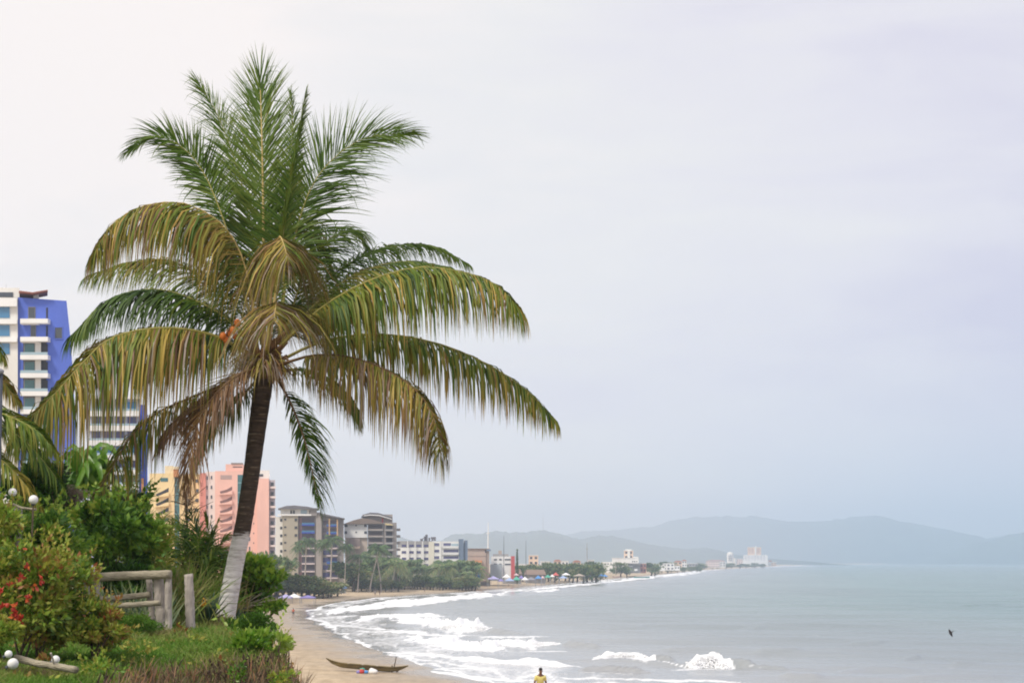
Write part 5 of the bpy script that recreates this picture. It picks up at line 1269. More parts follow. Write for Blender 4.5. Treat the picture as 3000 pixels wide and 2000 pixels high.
for i in range(8):
    y = 1537 + 19.4 * i
    b.rect('recess_shade', paint('dim_room', (.11, .095, .10)), 1080, 1119, y, y + 11, .5, .9)  # dark flat panel, shade of the room put into its colour
    o = b.rect('balcony', paint('concrete', (.50, .47, .44)), 1078, 1122, y + 14, y + 16, -.8, .58)
    MB().rect(1078.3, 1121.7, y + 11.3, y + 13.8, b.Y - .78, b.Y - .72).build('railing', paint('rail_tan', (.36, .30, .27)), o)
    b.rect('rear_shade', DARK, 1131, 1149, y, y + 12, -.5, -.1)  # dark panel on the block imitates a shaded recess
    o = b.rect('rear_balcony', paint('concrete', (.50, .47, .44)), 1128, 1152, y + 15, y + 17, -1.4, -.42)
    MB().rect(1128.3, 1151.7, y + 12, y + 14.8, b.Y - 1.38, b.Y - 1.32).build('railing', GREY, o)
    if i < 7: b.rect('end_balcony', TAUPE, 1162.2, 1173, y + 10, y + 17, 1, 5)

# white modern block
b = Bd('office_block', 'long white modern block with violet window bands and blue glass stair shafts', 1260, 660, base=3)
fl_ = b.floor()
b.rect('wall', WHITE, 1165, 1266, 1603, fl_, 0, 18); b.rect('top_storey', GREY, 1165, 1266, 1584, 1602.8, .5, 17); b.rect('wall', WHITE, 1266.2, 1344, 1585, fl_, -.8, 18)
b.rect('centre_panel', paint('cream2', (.76, .72, .60)), 1256, 1272, 1586, fl_, -1.1, -.82)
for i in range(5):
    y = 1594 + 19 * i
    for x0 in (1177, 1199, 1220, 1242):
        b.window(x0, x0 + 13, y, y + 7.5, G_P, GREY if i == 0 else WHITE, .5 if i == 0 else 0)
    b.window(1272, 1287, y - 4, y + 4, G_P, WHITE, -.8)
    b.window(1299, 1321 if i == 0 else 1343, y - 4, y + 4, G_P, WHITE, -.8)
    b.rect('ledge', WHITE, 1296, 1343.5, y + 5.2, y + 11, -1.7, -.82)
b.rects('fin', WHITE, [(1193, 1195.5, 1584.5, fl_), (1215, 1217, 1584.5, fl_), (1237, 1239.4, 1584.5, fl_), (1288, 1293, 1584.5, fl_)], -1.3, -.85)
b.rect('terrace_rail', G_L, 1322, 1343, 1592, 1598, -.9, -.82); b.rect('glass_shaft', SLATE, 1344.2, 1358, 1578, fl_, -1.3, 8); b.rect('glass_shaft', SLATE, 1361, 1370, 1582, fl_, -.4, 8); b.rect('link_wall', G_L, 1358.2, 1360.8, 1590, fl_, .4, 8)
mb = MB()
for x0, x1, y0, y1 in ((1231, 1238, 1577, 1583.6), (1242, 1248, 1570, 1583.6), (1246, 1252, 1565, 1583.6), (1255, 1259, 1574, 1583.6), (1262, 1276, 1572, 1578), (1264, 1268, 1578, 1583.6), (1270, 1276, 1578.2, 1583.6), (1238.2, 1241.8, 1575, 1577)): mb.rect(x0, x1, y0, y1, b.Y + 3, b.Y + 6)
mb.build('roof_plant', ROOFG, b.root)

b = Bd('tan_block', 'plain tan windowless block beside the white mast', 1402, 700, base=3)
b.rect('wall', TAN, 1370.5, 1424, 1608, b.floor(), 0, 16); b.rect('side_wall', paint('tan_shaded', (.36, .28, .23)), 1424.2, 1433, 1610, b.floor(), .4, 15); b.rect('coping', paint('tan_dark', (.26, .20, .17)), 1369, 1434, 1605.5, 1607.8, -.6, 16.5)  # side wall's darker tan is shade put into the colour
b.rect('roof_edge_block', SLATE, 1427, 1438, 1608, 1613, -.8, .38); b.rect('lower_annex', ORANGE, 1386, 1412, 1640, b.floor(), -4, -.2); b.rect('band_course', paint('tan_dark', (.26, .20, .17)), 1371, 1424, 1628, 1629, -.15, .05)
b.rect('small_window', G_D, 1421, 1424, 1610, 1618, -.1, .2)
b = Bd('shop_building', 'low white building with a red end wall', 1475, 720, base=3)
fl_ = b.floor()
b.rect('wall', WHITE, 1439, 1497, 1629, fl_, 0, 12); b.rect('end_wall', REDP, 1497.2, 1508, 1628, fl_, -.4, 12); b.rect('roof_block', GREY, 1444, 1490, 1622, 1628.8, .8, 9); b.rect('stair_head', TAN, 1460, 1470, 1612, 1621.8, 2, 7)
for y in (1636, 1650): b.rects('window_band', G_D, [(1447, 1456, y, y + 4), (1479, 1496, y, y + 4), (1462, 1470, y, y + 4)], -.15, .2)
b.rect('lower_wall', paint('blue_grey', (.42, .47, .50)), 1436, 1470, 1652, fl_, -2, -.2)

def small_block(name, label, x0, x1, y0, Y, mat, wins=True, roof=None, base=3.5, group=None, storey=3.2):
    b = Bd(name, label, (x0 + x1) / 2, Y, base=base, cat='building', group=group); f = b.floor()
    b.rect('wall', mat, x0, x1, y0, f, 0, min(14, (x1 - x0) / F * Y))
    if roof: b.solid('roof', roof, [(x0 - .8, y0 - .1), (x0 + (x1 - x0) * .3, y0 - 3.5), (x0 + (x1 - x0) * .7, y0 - 3.5), (x1 + .8, y0 - .1)], -.6, 12)
    else: b.rect('parapet', WHITE, x0 - .5, x1 + .5, y0 - 1.2, y0 - .05, -.3, min(14, (x1 - x0) / F * Y))
    if wins:
        sp = storey / Y * F; n = max(1, int((f - y0) / sp)); m_ = max(2, int((x1 - x0) / (3.4 / Y * F)))
        for i in range(min(n, 9)):
            for k in range(min(m_, 8)):
                xa = x0 + (x1 - x0) * (k + .25) / m_; xb = x0 + (x1 - x0) * (k + .75) / m_
                b.rect('window', G_D, xa, xb, y0 + sp * (i + .25), y0 + sp * (i + .7), -.12, .2)
    return b
small_block('cream_tower', 'small cream tower with a stepped top beyond the cypress', 1549, 1577, 1626, 980, PEACH)
b = small_block('hotel_tower', 'cream tower rising from the long white hotel on the far beach', 1828, 1855, 1612, 1190, PEACH); b.rect('tower_top', WHITE, 1832, 1850, 1608, 1611, 1, 6); b.rect('bay', CREAM, 1838, 1846, 1612, b.floor(), -1.2, -.15)
b = small_block('white_hotel', 'long white flat-roofed hotel in front of the cream tower', 1793, 1871, 1634, 1180, WHITE, False); b.rect('lower_wing', WHITE, 1762, 1792.8, 1645, b.floor(), .5, 12); b.rects('window', G_D, [(1772 + 8 * i, 1775 + 8 * i, 1649, 1653) for i in range(3)], .35, .7); b.rects('window', G_D, [(1852 + 6 * i, 1855 + 6 * i, 1642, 1646) for i in range(3)], -.12, .2); b.rect('roof_step', WHITE, 1855, 1870, 1630, 1632.6, 1, 8)
b = small_block('beach_restaurant', 'dark flat-roofed beach restaurant with white posts below the hotel', 1840, 1876, 1653, 1130, paint('dim', (.30, .29, .29)), False); b.rect('roof_slab', ROOFG, 1834, 1880, 1649, 1651.7, -3, 10); b.rects('white_wall', WHITE, [(1841, 1854, 1656, 1659), (1840, 1852, 1664, 1672), (1858, 1868, 1665, 1671)], -1.2, -.1)
small_block('red_house', 'reddish house at the end of the white hotel', 1876, 1893, 1650, 1140, paint('brick', (.42, .20, .16)))
hs = [(1583, 1610, 1644, 1010, WHITE, None, 'flat white house just beyond the cypress'), (1622, 1644, 1642, 1060, PEACH, TILE, 'peach house with tiled roof among the trees'), (1645, 1666, 1643, 1040, WHITE, None, 'bright white house next to the peach one'), (1678, 1702, 1644, 1080, PEACH, TILE, 'house with a rusty tiled roof above a white one'),
      (1684, 1698, 1655, 1020, WHITE, None, 'small white house below the rusty roof'), (1722, 1741, 1640, 1120, CREAM, None, 'cream house at the foot of the faint antenna'), (1752, 1764, 1652, 1150, WHITE, None, 'tiny white house left of the long hotel'), (1930, 1948, 1655, 1420, WHITE, None, 'white beach house, first of the row after the red house'),
      (1942, 1975, 1650, 1500, WHITE, None, 'widest white house of the far beach row'), (1974, 1998, 1645, 1640, PEACH, TILE, 'house with orange tiled roof above the far beach'), (1976, 1992, 1658, 1480, WHITE, None, 'white cottage below the orange tiled roof'), (1998, 2012, 1642, 1700, WHITE, TILE, 'small tiled house behind the orange roof'),
      (2018, 2045, 1650, 1750, GREY, None, 'grey house before the far dark trees'), (2068, 2124, 1642, 2300, PALEPINK, paint('pink_roof', (.5, .36, .36)), 'wide low hall with a faded pink roof'), (2108, 2126, 1646, 2250, CREAM, None, 'pale annex beside the pink roofed hall'), (2248, 2262, 1644, 3080, WHITE, TILE, 'house at the foot of the far pink hotel'),
      (2260, 2274, 1647, 3050, PEACH, None, 'last house at the tip of the far beach'), (2158, 2176, 1637, 2980, PALEPINK, None, 'faint low house between the round tower and the hotel')]
for x0, x1, y0, Y, mt, rf, lab in hs: small_block('house', lab, x0, x1, y0, Y, mt, True, rf, 3.5)
b = Bd('round_tower', 'rounded white tower near the tip of the far beach', 2140, 2900, base=4)
c = pt(2140, 1650, 2900); mb = MB()
zt = Z_(2140, 1622, 2900); rr_ = 10 / F * 2900
mb.tube([(c[0], 2900, 3), (c[0], 2900, zt)], [rr_, rr_], 20); mb.build('wall', WHITE, b.root)
MB().ball((c[0], 2900, zt), (rr_, rr_, 4.0), 20, 8).build('dome', CREAM, b.root, True)
b.rect('annex', CREAM, 2148, 2155, 1634, b.floor(), -4, 8)
b.rects('window', G_D, [(2134 + 4 * i, 2136 + 4 * i, 1626 + 6 * k, 1629 + 6 * k) for i in range(3) for k in range(3)], -7.2, -6)
b = Bd('far_hotel', 'far white hotel block with a pink tower at the tip of the bay', 2212, 3050, base=4)
b.rect('wall', WHITE, 2178, 2249, 1625, b.floor(), 0, 20); b.rect('tower', PEACH, 2190, 2230, 1602, 1624.8, 3, 18); b.rect('centre_fin', WHITE, 2211, 2216, 1599, 1624.6, 1, 2.9); b.rect('podium', WHITE, 2176, 2251, 1640, b.floor(), -5, -.3)
b.rects('window_band', paint('rose_shade', (.45, .33, .30)), [(2193 + 9 * k, 2198 + 9 * k, 1606 + 5 * i, 1608 + 5 * i) for i in range(3) for k in range(4)], 2.5, 3.2)
b.rects('window_band', paint('grey_shade', (.45, .45, .48)), [(2182 + 9 * k, 2188 + 9 * k, 1628 + 5 * i, 1630 + 5 * i) for i in range(3) for k in range(7)], -.6, .2)

# masts and poles
def mast(name, label, px, y0, y1, Y, r_, mat, top=None, base=3):
    x = X_(px, y1, Y); o = thing(name, label, 'mast', (x, Y, base))
    z1 = Z_(px, y0, Y)
    MB().tube([(x, Y, base), (x, Y, base + (z1 - base) * .7), (x, Y, z1)], [r_, r_ * .9, r_ * .4], 8).build('pole', mat, o)
    if top: MB().box(x - top, x + top, Y - .3, Y + .3, base + (z1 - base) * .80, base + (z1 - base) * .80 + .35).build('crossarm', mat, o)
    return o
mast('radio_mast', 'tall white mast rising behind the tan block', 1430, 1529, 1612, 735, .34, M['white'], .8)
mast('lamp_pole', 'dark pole between the white building and the cypress, nearer of two', 1476, 1567, 1690, 690, .13, M['metal_dark'])
mast('lamp_pole', 'dark pole just beyond the cypress', 1541, 1582, 1690, 760, .13, M['metal_dark'])
mast('radio_mast', 'faint pale antenna above the small cream house', 1720, 1590, 1645, 1150, .45, M['metal_grey'], .9)
mast('lamp_pole', 'pale thin pole on the sand before the long hotel', 1804, 1650, 1688, 1000, .16, M['wood_grey'])
mast('radio_mast', 'hair-thin antenna on the nearer hill top', 1591, 1505, 1545, 5600, .9, M['metal_grey'], base=120)
mast('radio_mast', 'faint antenna on the far hill crest', 2218, 1482, 1514, 10200, 1.6, M['metal_grey'], base=280)
# ------------------------------------------------------------------ trees along the far beach
def make_far_palm(seed, lean=0.1, nf=15, age=.35, H=9.0):
    q = np.random.default_rng(seed)
    root = thing('coconut_palm', None, 'palm tree')
    top = np.array([lean * H, q.normal() * .4, H])
    MB().tube(catmull([(0, 0, -.6), (lean * H * .3, 0, H * .35), (lean * H * .75, 0, H * .7), tuple(top)], 10), [.24, .2, .18, .17, .16, .16, .15, .15, .15, .13], 7).build('trunk', M['wood_grey'], root, True)
    Vs, Fs, As = [], [], []; nb = 0
    for i in range(nf):
        az = i * 2.4 + q.random() * .5; el_ = q.uniform(-.35, 1.25); Lf = q.uniform(2.6, 3.8)
        t = np.linspace(0, 1, 14)
        rr_ = Lf * (t * math.cos(el_) + .25 * t ** 2); zz = Lf * (math.sin(el_) * t - (.55 + .25 * math.cos(el_)) * t ** 2.2)
        C = top + np.stack([rr_ * math.cos(az), rr_ * math.sin(az), zz], -1)
        T = unit(np.gradient(C, axis=0)); S = unit(np.cross(T, [0, 0, 1.0]))
        for sg in (1, -1):
            for k in range(1, 14):
                l_ = 1.0 * math.sin(math.pi * (.12 + .8 * t[k])) + .2
                d = unit(T[k] * .5 + S[k] * sg * .75 + np.array([0, 0, -.45 - .3 * q.random()]))
                e = C[k] + d * l_; w_ = T[k] * .11
                Vs.append([C[k] - w_, C[k] + w_, e + w_ * .3, e - w_ * .3]); As += [np.clip(age + .25 * q.normal() - .25 * math.sin(el_), 0, 1)] * 4; Fs.append([nb, nb + 1, nb + 2, nb + 3]); nb += 4
    link('crown', np_mesh('crown', np.array(Vs).reshape(-1, 3), Fs, {'v': As}), M['far_leaf'], root)
    return root

def make_far_tree(seed, n=1500, v0=.3, flat=0.0):
    q = np.random.default_rng(seed)
    root = thing('beach_tree', None, 'tree')
    P, out, k, o = lumpy_points((0, 0, 4.2), (3.2, 3.2, 2.6), n, 14, q, .45)
    D = out + q.normal(size=P.shape) * .7 + np.array([0, 0, .4])
    V, T, A = leafmesh(P, D, .55 * (.6 + .8 * q.random(n)), .4, np.clip(v0 + .5 * (q.random(14)[k] - .5) + .25 * q.normal(size=n), 0, 1), seed)
    link('crown', np_mesh('crown', V, T, {'v': A}), M['far_leaf'], root)
    mb = MB().tube([(0, 0, -.8), (.1, 0, 1.5), (.3, .1, 3.6)], [.26, .2, .12], 7)
    for i in range(4): mb.tube([(.1, 0, 1.4), tuple(np.array([.1, 0, 2.6]) + q.normal(size=3) * .5), tuple(P[q.integers(0, n)])], [.13, .09, .04], 5)
    mb.build('trunk', M['bark'], root, True)
    return root
palms = [make_far_palm(501, .05), make_far_palm(502, .22, 17, .45), make_far_palm(503, -.15, 14, .3), make_far_palm(504, .02, 18, .25, 12), make_far_palm(505, .2, 20, .75, 5.2), make_far_palm(506, -.15, 20, .5, 5.6)]
trees = [make_far_tree(511, 1500, .55), make_far_tree(512, 1300, .42), make_far_tree(513, 1500, .65), make_far_tree(514, 1500, .85)]
protos_used = set()
def plant(protos, k, px, ytop, Y, label, group, H0, wscale=1.0, rz=None):
    x = X_(px, 1700, Y); z = gz1(x, Y)
    zt = Z_(px, ytop, Y); s = max((zt - z) / H0, .12)
    p = protos[k]
    o = p if id(p) not in protos_used else copy_tree(p)
    protos_used.add(id(p))
    o.location = (x, Y, z); o.scale = (s * wscale, s * wscale, s); o.rotation_euler = (0, 0, rz if rz is not None else random.uniform(-.5, .5))
    o['label'] = label
    if group: o['group'] = group
    elif 'group' in o: del o['group']
    return o
for k, px, yt, Y, ws, lab in [(3, 893, 1572, 545, .95, 'tall palm before the beige building, the one at its balcony corner'), (3, 872, 1592, 552, .7, 'slimmer palm before the beige building, first of its row'), (3, 968, 1566, 545, 1.0, 'tallest palm in front of the blue balcony wing'), (3, 942, 1580, 550, .8, 'palm with pale trunk beside the stair tower of the beige building'),
                           (3, 1010, 1590, 548, .8, 'palm between the beige and the cream building'), (1, 1082, 1588, 555, .95, 'broad palm in front of the cream building, the bigger of two'), (2, 1118, 1594, 558, .9, 'palm in front of the grey balcony wing'), (0, 1048, 1612, 552, 1.0, 'lower palm under the bay of the cream building'), (0, 850, 1632, 540, .8, 'short palm at the foot of the beige building')]:
    plant(palms, k, px, yt, Y, lab, None, 13.0 if k == 3 else 10.3, ws)
rr = random.Random(9)
for i in range(15):
    plant(palms, 4 + i % 2, 1040 + i * 9 + rr.uniform(-4, 4), 1640 + rr.uniform(-10, 30), 575 + rr.uniform(-8, 25), 'yellow-green coconut palm in the thicket on the sand below the cream building', 'palms of the thicket below the cream building', 6.6, rr.uniform(.75, 1.05))
for i in range(32):
    px = 1172 + i * 7.2 + rr.uniform(-4, 4)
    plant(palms, 4 + i % 2 if i % 4 else i % 3, px, 1632 + (14 if 1240 < px < 1275 else 0) + rr.uniform(-6, 32), 625 + rr.uniform(-10, 30), 'coconut palm in the dense row hiding the foot of the white modern block', 'palms of the row before the white modern block', 7.4 if i % 4 else 12.2, rr.uniform(.8, 1.1))
for i in range(40):
    px = 1025 + i * 9.4
    plant(trees, i % 4, px, 1690 + rr.uniform(-12, 12), 612 + rr.uniform(-12, 12), 'low dark shrub filling the foot of the palm row on the sand', 'shrubs at the foot of the palm row', 7.0, 1.5)
for k, px, yt, Y, ws, lab in [(0, 812, 1622, 520, 1.3, 'round-topped tree at the foot of the pink end wall'), (1, 1035, 1628, 556, 1.4, 'dark tree under the tiled bay of the cream building'), (1, 735, 1583, 430, 1.2, 'dark tree between the leaning trunk and the pink end wall'), (0, 770, 1610, 440, 1.2, 'dark tree low against the blank pink wall'),
                           (2, 1372, 1640, 640, 1.3, 'tree at the corner of the tan block'), (1, 1742, 1635, 1105, 1.5, 'dark round tree beside the cream antenna house'), (0, 1728, 1650, 1060, 1.5, 'tree below the cream antenna house'), (2, 1818, 1646, 1120, 1.5, 'tree in front of the long white hotel'), (1, 1836, 1654, 1110, 1.3, 'dark tree touching the beach restaurant'),
                           (1, 1908, 1640, 1250, 1.6, 'tree after the red house at the end of the sand'), (0, 1918, 1655, 1230, 1.5, 'lower tree before the first white beach house'), (1, 1956, 1638, 1560, 1.7, 'dark tree behind the widest white beach house'), (1, 2050, 1643, 1900, 1.6, 'dark tree by the far grey house')]:
    plant(trees, k, px, yt, Y, lab, None, 7.0, ws)
for i in range(22):
    plant(trees, i % 3, 1478 + i * 12.6 + rr.uniform(-5, 5), 1651 + rr.uniform(-5, 7), 840 + rr.uniform(-20, 60), 'tree in the green belt behind the beach awnings', 'trees of the green belt behind the awnings', 7.0, 1.5)
for i in range(12):
    plant(trees, (i + 1) % 3, 2000 + i * 21 + rr.uniform(-5, 5), 1653 + rr.uniform(-2, 2) - i * .5, 2000 + i * 85, 'far small tree in the faint strip at the tip of the beach', 'trees of the faint strip at the beach tip', 7.0, 2.2)
for i in range(10):
    plant(trees, (i + 1) % 3, 1925 + i * 14 + rr.uniform(-5, 5), 1657 + rr.uniform(-3, 3), 1480 + i * 30, 'small tree among the far white beach houses', 'trees among the far beach houses', 7.0, 1.6)
# green slope of shrubs left of the blue kiosk
for i in range(16):
    px = 790 + i * 13 + rr.uniform(-4, 4)
    plant(trees, 3 if i > 8 else 2 + i % 2, px, 1676 + i * 1.6 + rr.uniform(-6, 6), 470 + (i % 4) * 9, 'low shrub of the green slope above the violet parasols', 'shrubs of the green slope above the parasols', 7.0, 2.0)
for i in range(8):
    plant(trees, (i * 3) % 4, 1040 + i * 18 + rr.uniform(-3, 3), 1698 + rr.uniform(-10, 8), 562 + rr.uniform(-4, 4), 'small shrub on the sand at the seaward side of the palm thicket', 'shrubs on the seaward side of the thicket', 7.0, rr.uniform(1.0, 2.2))
x = X_(1515, 1660, 760); zb = gz1(x, 760); o = thing('cypress', 'slender dark cypress between the red-ended building and the cream tower', 'tree', (x, 760, zb))
r = np.random.default_rng(520); zt = Z_(1515, 1610, 760); n = 900; hh = r.random(n)
P = np.stack([x + r.normal(size=n) * .55 * (1.05 - hh), 760 + r.normal(size=n) * .55 * (1.05 - hh), zb + .5 + hh * (zt - zb - .5)], -1)
V, T, A = leafmesh(P, r.normal(size=(n, 3)) * .4 + np.array([0, 0, 1]), .7, .3, .15 * r.random(n), 521)
link('crown', np_mesh('crown', V, T, {'v': A}), M['far_leaf'], o); MB().tube([(x, 760, zb - .3), (x, 760, zb + 4)], [.2, .1], 6).build('trunk', M['bark'], o)

# ------------------------------------------------------------------ awnings, parasols, boats, people
CL = {k: surf('cloth_' + k, c, .8, .08, .6) for k, c in dict(white=(.82, .81, .79), blue=(.10, .30, .66), paleblue=(.34, .44, .66), green=(.10, .42, .30), violet=(.26, .22, .50), lilac=(.40, .37, .62), grey=(.26, .26, .30), red=(.60, .12, .10), tan=(.42, .36, .30), brown=(.24, .17, .13), teal=(.10, .26, .24), pink=(.66, .48, .50)).items()}
def awning(label, px, ytop, wpx, hpx, Y, cloth, group=None, name='awning', cat='awning', deep=None):
    s = Y / F; x = X_(px, ytop, Y); zt = Z_(px, ytop, Y); g = gz1(x, Y); wv = wpx * s / 2; zl = zt - hpx * s; dv = deep or min(wv, 3.0)
    o = thing(name, label, cat, (x, Y, g), group=group)
    mb = MB(); n = 9; vs = []; fs = []
    for j in range(n):
        for i in range(n):
            a = -1 + 2 * i / (n - 1); b_ = -1 + 2 * j / (n - 1); m_ = max(abs(a), abs(b_))
            vs.append((x + a * wv, Y + b_ * dv, zl + (zt - zl) * (1 - m_) ** 1.15))
    for j in range(n - 1):
        for i in range(n - 1): fs.append((j * n + i, j * n + i + 1, (j + 1) * n + i + 1, (j + 1) * n + i))
    mb.add(vs, fs)
    k = len(vs); rim = [(-1, -1), (1, -1), (1, 1), (-1, 1)]
    mb.add([(x + a * wv, Y + b_ * dv, zl - dz) for a, b_ in rim for dz in (0, .28)], [(2 * i, 2 * ((i + 1) % 4), 2 * ((i + 1) % 4) + 1, 2 * i + 1) for i in range(4)])
    mb.build('canopy', CL[cloth], o)
    for a, b_ in rim:
        p = (x + a * wv * .95, Y + b_ * dv * .95); MB().tube([(p[0], p[1], g - .2), (p[0], p[1], zl + .05)], .05, 6).build('pole', M['metal_grey'], o)
    return o
for px, yt, w_, h_, Y, c, lab in [(1445, 1686, 34, 8, 660, 'lilac', 'pale violet awning nearest the blue round banner'), (1484, 1680, 24, 9, 690, 'white', 'white awning with rounded top behind the blue one'), (1493, 1691, 26, 8, 668, 'paleblue', 'pale blue awning at the front of the row'),
                             (1513, 1687, 22, 9, 672, 'green', 'green awning touching the pale blue one'), (1513, 1678, 15, 5, 715, 'pink', 'small pinkish white awning at the back of the row'), (1527, 1684, 17, 8, 700, 'violet', 'violet awning between the green and a white one'), (1538, 1688, 20, 8, 684, 'white', 'white awning sloping beside the grey one'),
                             (1556, 1689, 28, 7, 700, 'grey', 'wide grey awning in the middle of the row'), (1577, 1684, 19, 8, 720, 'blue', 'bright blue awning after the grey one'), (1590, 1685, 10, 6, 740, 'pink', 'narrow pale pink awning next to the bright blue one'), (1605, 1682, 18, 7, 745, 'green', 'light green awning farther along the row'),
                             (1618, 1681, 13, 6, 760, 'white', 'small white awning after the light green one'), (1628, 1675, 18, 8, 800, 'red', 'red stall awning behind the row'), (1658, 1676, 24, 6, 800, 'white', 'white flat awning beside the red stall'), (1650, 1685, 24, 6, 770, 'paleblue', 'faded blue awning under the white flat one'),
                             (1697, 1679, 32, 6, 810, 'tan', 'long tan awning before the last blue one'), (1727, 1682, 24, 6, 825, 'grey', 'dull grey awning between the tan and the blue awnings'), (1748, 1683, 22, 6, 835, 'teal', 'dark teal awning left of the last blue awning'), (1766, 1678, 28, 8, 850, 'blue', 'last blue awning of the row, standing alone'),
                             (1420, 1690, 24, 10, 690, 'brown', 'dark brown awning right behind the blue banner'), (1467, 1694, 18, 6, 672, 'violet', 'violet awning in front of the white rounded one')]:
    awning(lab, px, yt, w_, h_, Y, c)
for px, yt, w_, h_, Y, c, lab in [(837, 1739, 37, 9, 0, 'lilac', 'lilac beach canopy, first of three in a line on the sand'), (862, 1737, 38, 10, 0, 'white', 'white beach canopy between two violet ones'), (902, 1742, 42, 6, 0, 'violet', 'flat violet beach canopy, farthest right of three'), (783, 1711, 26, 12, 0, 'white', 'white canopy half hidden behind the bright green tree')]:
    g = on_ground(px, yt + 28); awning(lab, px, yt, w_, h_, g[1], c, name='beach_canopy', cat='canopy')
for x0, x1, yt, Y, lab in [(1470, 1530, 1666, 770, 'long brown thatched shed roof behind the front awnings'), (1535, 1600, 1668, 800, 'second brown thatched shed, farther along'), (1405, 1440, 1676, 720, 'brown shed roof at the corner of the tan block'), (1310, 1395, 1699, 632, 'low dark stall roof along the sand below the palm row')]:
    s = Y / F; xa, xb = X_(x0, yt, Y), X_(x1, yt, Y); zt = Z_(x0, yt, Y); g = gz1((xa + xb) / 2, Y)
    o = thing('thatched_shed', lab, 'shed', ((xa + xb) / 2, Y, g))
    h_ = min(2.4, (zt - g) * .5)
    MB().add([(xa, Y - 3, zt - h_), (xb, Y - 3, zt - h_), (xb - 1, Y, zt), (xa + 1, Y, zt), (xb, Y + 3, zt - h_), (xa, Y + 3, zt - h_)], [(0, 1, 2, 3), (3, 2, 4, 5), (0, 3, 5), (1, 4, 2), (0, 5, 4, 1)]).build('roof', CL['brown'], o)
    MB().box(xa + .6, xb - .6, Y - .4, Y + 2.4, g - .2, zt - h_ - .01).build('wall', paint('dim', (.30, .29, .29)), o)
    for k in range(6):
        xx = xa + (xb - xa) * (k + .1) / 5.2; MB().tube([(xx, Y - 2.8, g - .2), (xx, Y - 2.8, zt - h_ + .1)], .08, 6).build('post', M['wood_grey'], o)
# round blue banner
Y = 640; c = pt(1399, 1684, Y); s = Y / F; g = gz1(c[0], Y)
o = thing('round_banner', 'upright oval blue banner standing before the palms', 'banner', (c[0], Y, g))
MB().ball(c, (10.5 * s, .35, 13.5 * s), 24, 14).build('panel', CL['blue'], o, True)
for d in (-4, 4): MB().tube([(c[0] + d * s, Y, g - .2), (c[0] + d * s, Y, c[2] - 10 * s)], .08, 6).build('leg', M['metal_grey'], o)
# blue kiosk
g = on_ground(1005, 1737); Y = g[1]; s = Y / F; zt = Z_(1005, 1714, Y)
o = thing('lifeguard_stand', 'small stand under a blue umbrella alone on the sand', 'stand', g)
mb = MB(); k = 12; rr_ = 10.5 * s
mb.add([(g[0], Y, zt)] + [(g[0] + rr_ * math.cos(i * 2 * math.pi / k), Y + rr_ * math.sin(i * 2 * math.pi / k), zt - 5.5 * s) for i in range(k)] + [(g[0] + rr_ * math.cos(i * 2 * math.pi / k), Y + rr_ * math.sin(i * 2 * math.pi / k), zt - 8 * s) for i in range(k)], [(0, 1 + i, 1 + (i + 1) % k) for i in range(k)] + [(1 + i, 1 + k + i, 1 + k + (i + 1) % k, 1 + (i + 1) % k) for i in range(k)])
mb.build('umbrella', CL['blue'], o); MB().tube([g, (g[0], Y, zt - .05)], .06, 6).build('pole', M['metal_grey'], o)
MB().box(g[0] - .8, g[0] + .8, Y - .6, Y + .6, g[2] - .1, g[2] + 1.0).box(g[0] - .55, g[0] + .6, Y - .3, Y + .5, g[2] + 1.02, g[2] + 1.5).build('base', CL['grey'], o)

def boat(label, px, py, Lpx, rise, name, matk, group=None, Y=None, rz=0):
    g = on_ground(px, py) if Y is None else (X_(px, py, Y), Y, gz1(X_(px, py, Y), Y))
    s = g[1] / F; L_ = Lpx * s / 2; B_ = L_ * .24; H_ = L_ * .2
    o = thing(name, label, 'boat', g, rz)
    mb = MB(); n = 15; k = 9; vs = []
    for i in range(n):
        t = -1 + 2 * i / (n - 1); w_ = B_ * (1 - abs(t) ** 2.4) + .02; sh = H_ * rise * abs(t) ** 2.2
        for j in range(k):
            a = math.pi * (j / (k - 1)); vs.append((g[0] + t * L_, g[1] - math.cos(a) * w_, g[2] + sh + H_ * (1 - math.sin(a) ** .7)))
    inner = [(x_, g[1] + (y_ - g[1]) * .86, z_ + .05) for x_, y_, z_ in vs]
    fs = [(i * k + j, (i + 1) * k + j, (i + 1) * k + j + 1, i * k + j + 1) for i in range(n - 1) for j in range(k - 1)]
    mb.add(vs, fs); mb.add(inner, [f[::-1] for f in fs])
    m_ = len(vs)
    mb.f += [(i * k + e, (i + 1) * k + e, (i + 1) * k + e + m_, i * k + e + m_) for i in range(n - 1) for e in (0, k - 1)]
    mb.build('hull', M[matk] if matk in M else CL[matk], o, True)
    for t in (-.4, .1, .5):
        MB().box(g[0] + t * L_ - .1, g[0] + t * L_ + .1, g[1] - B_ * .8 * (1 - abs(t) ** 2.4), g[1] + B_ * .8 * (1 - abs(t) ** 2.4), g[2] + H_ * .62, g[2] + H_ * .70).build('thwart', M['wood_grey'], o)
    return o, g, s
boat('white fishing boat pulled up below the palms, larger of two', 1182, 1724, 46, .5, 'beached_boat', 'white')
boat('white boat lying behind the larger white boat', 1218, 1722, 36, .5, 'beached_boat', 'white')
boat('dark boat left of the white boats under the palms', 1128, 1726, 44, .4, 'beached_boat', 'grey')
boat('pale boat on the sand near the thin pole', 1806, 1691, 24, .6, 'beached_boat', 'pink')
boat('green boat at the water edge of the far sand', 1880, 1694, 46, .3, 'beached_boat', 'teal')
boat('dark boat at the water edge past the green one', 1930, 1692, 26, .3, 'beached_boat', 'grey')
boat('brown boat on the sand under the beach restaurant', 1848, 1690, 26, .3, 'beached_boat', 'brown')

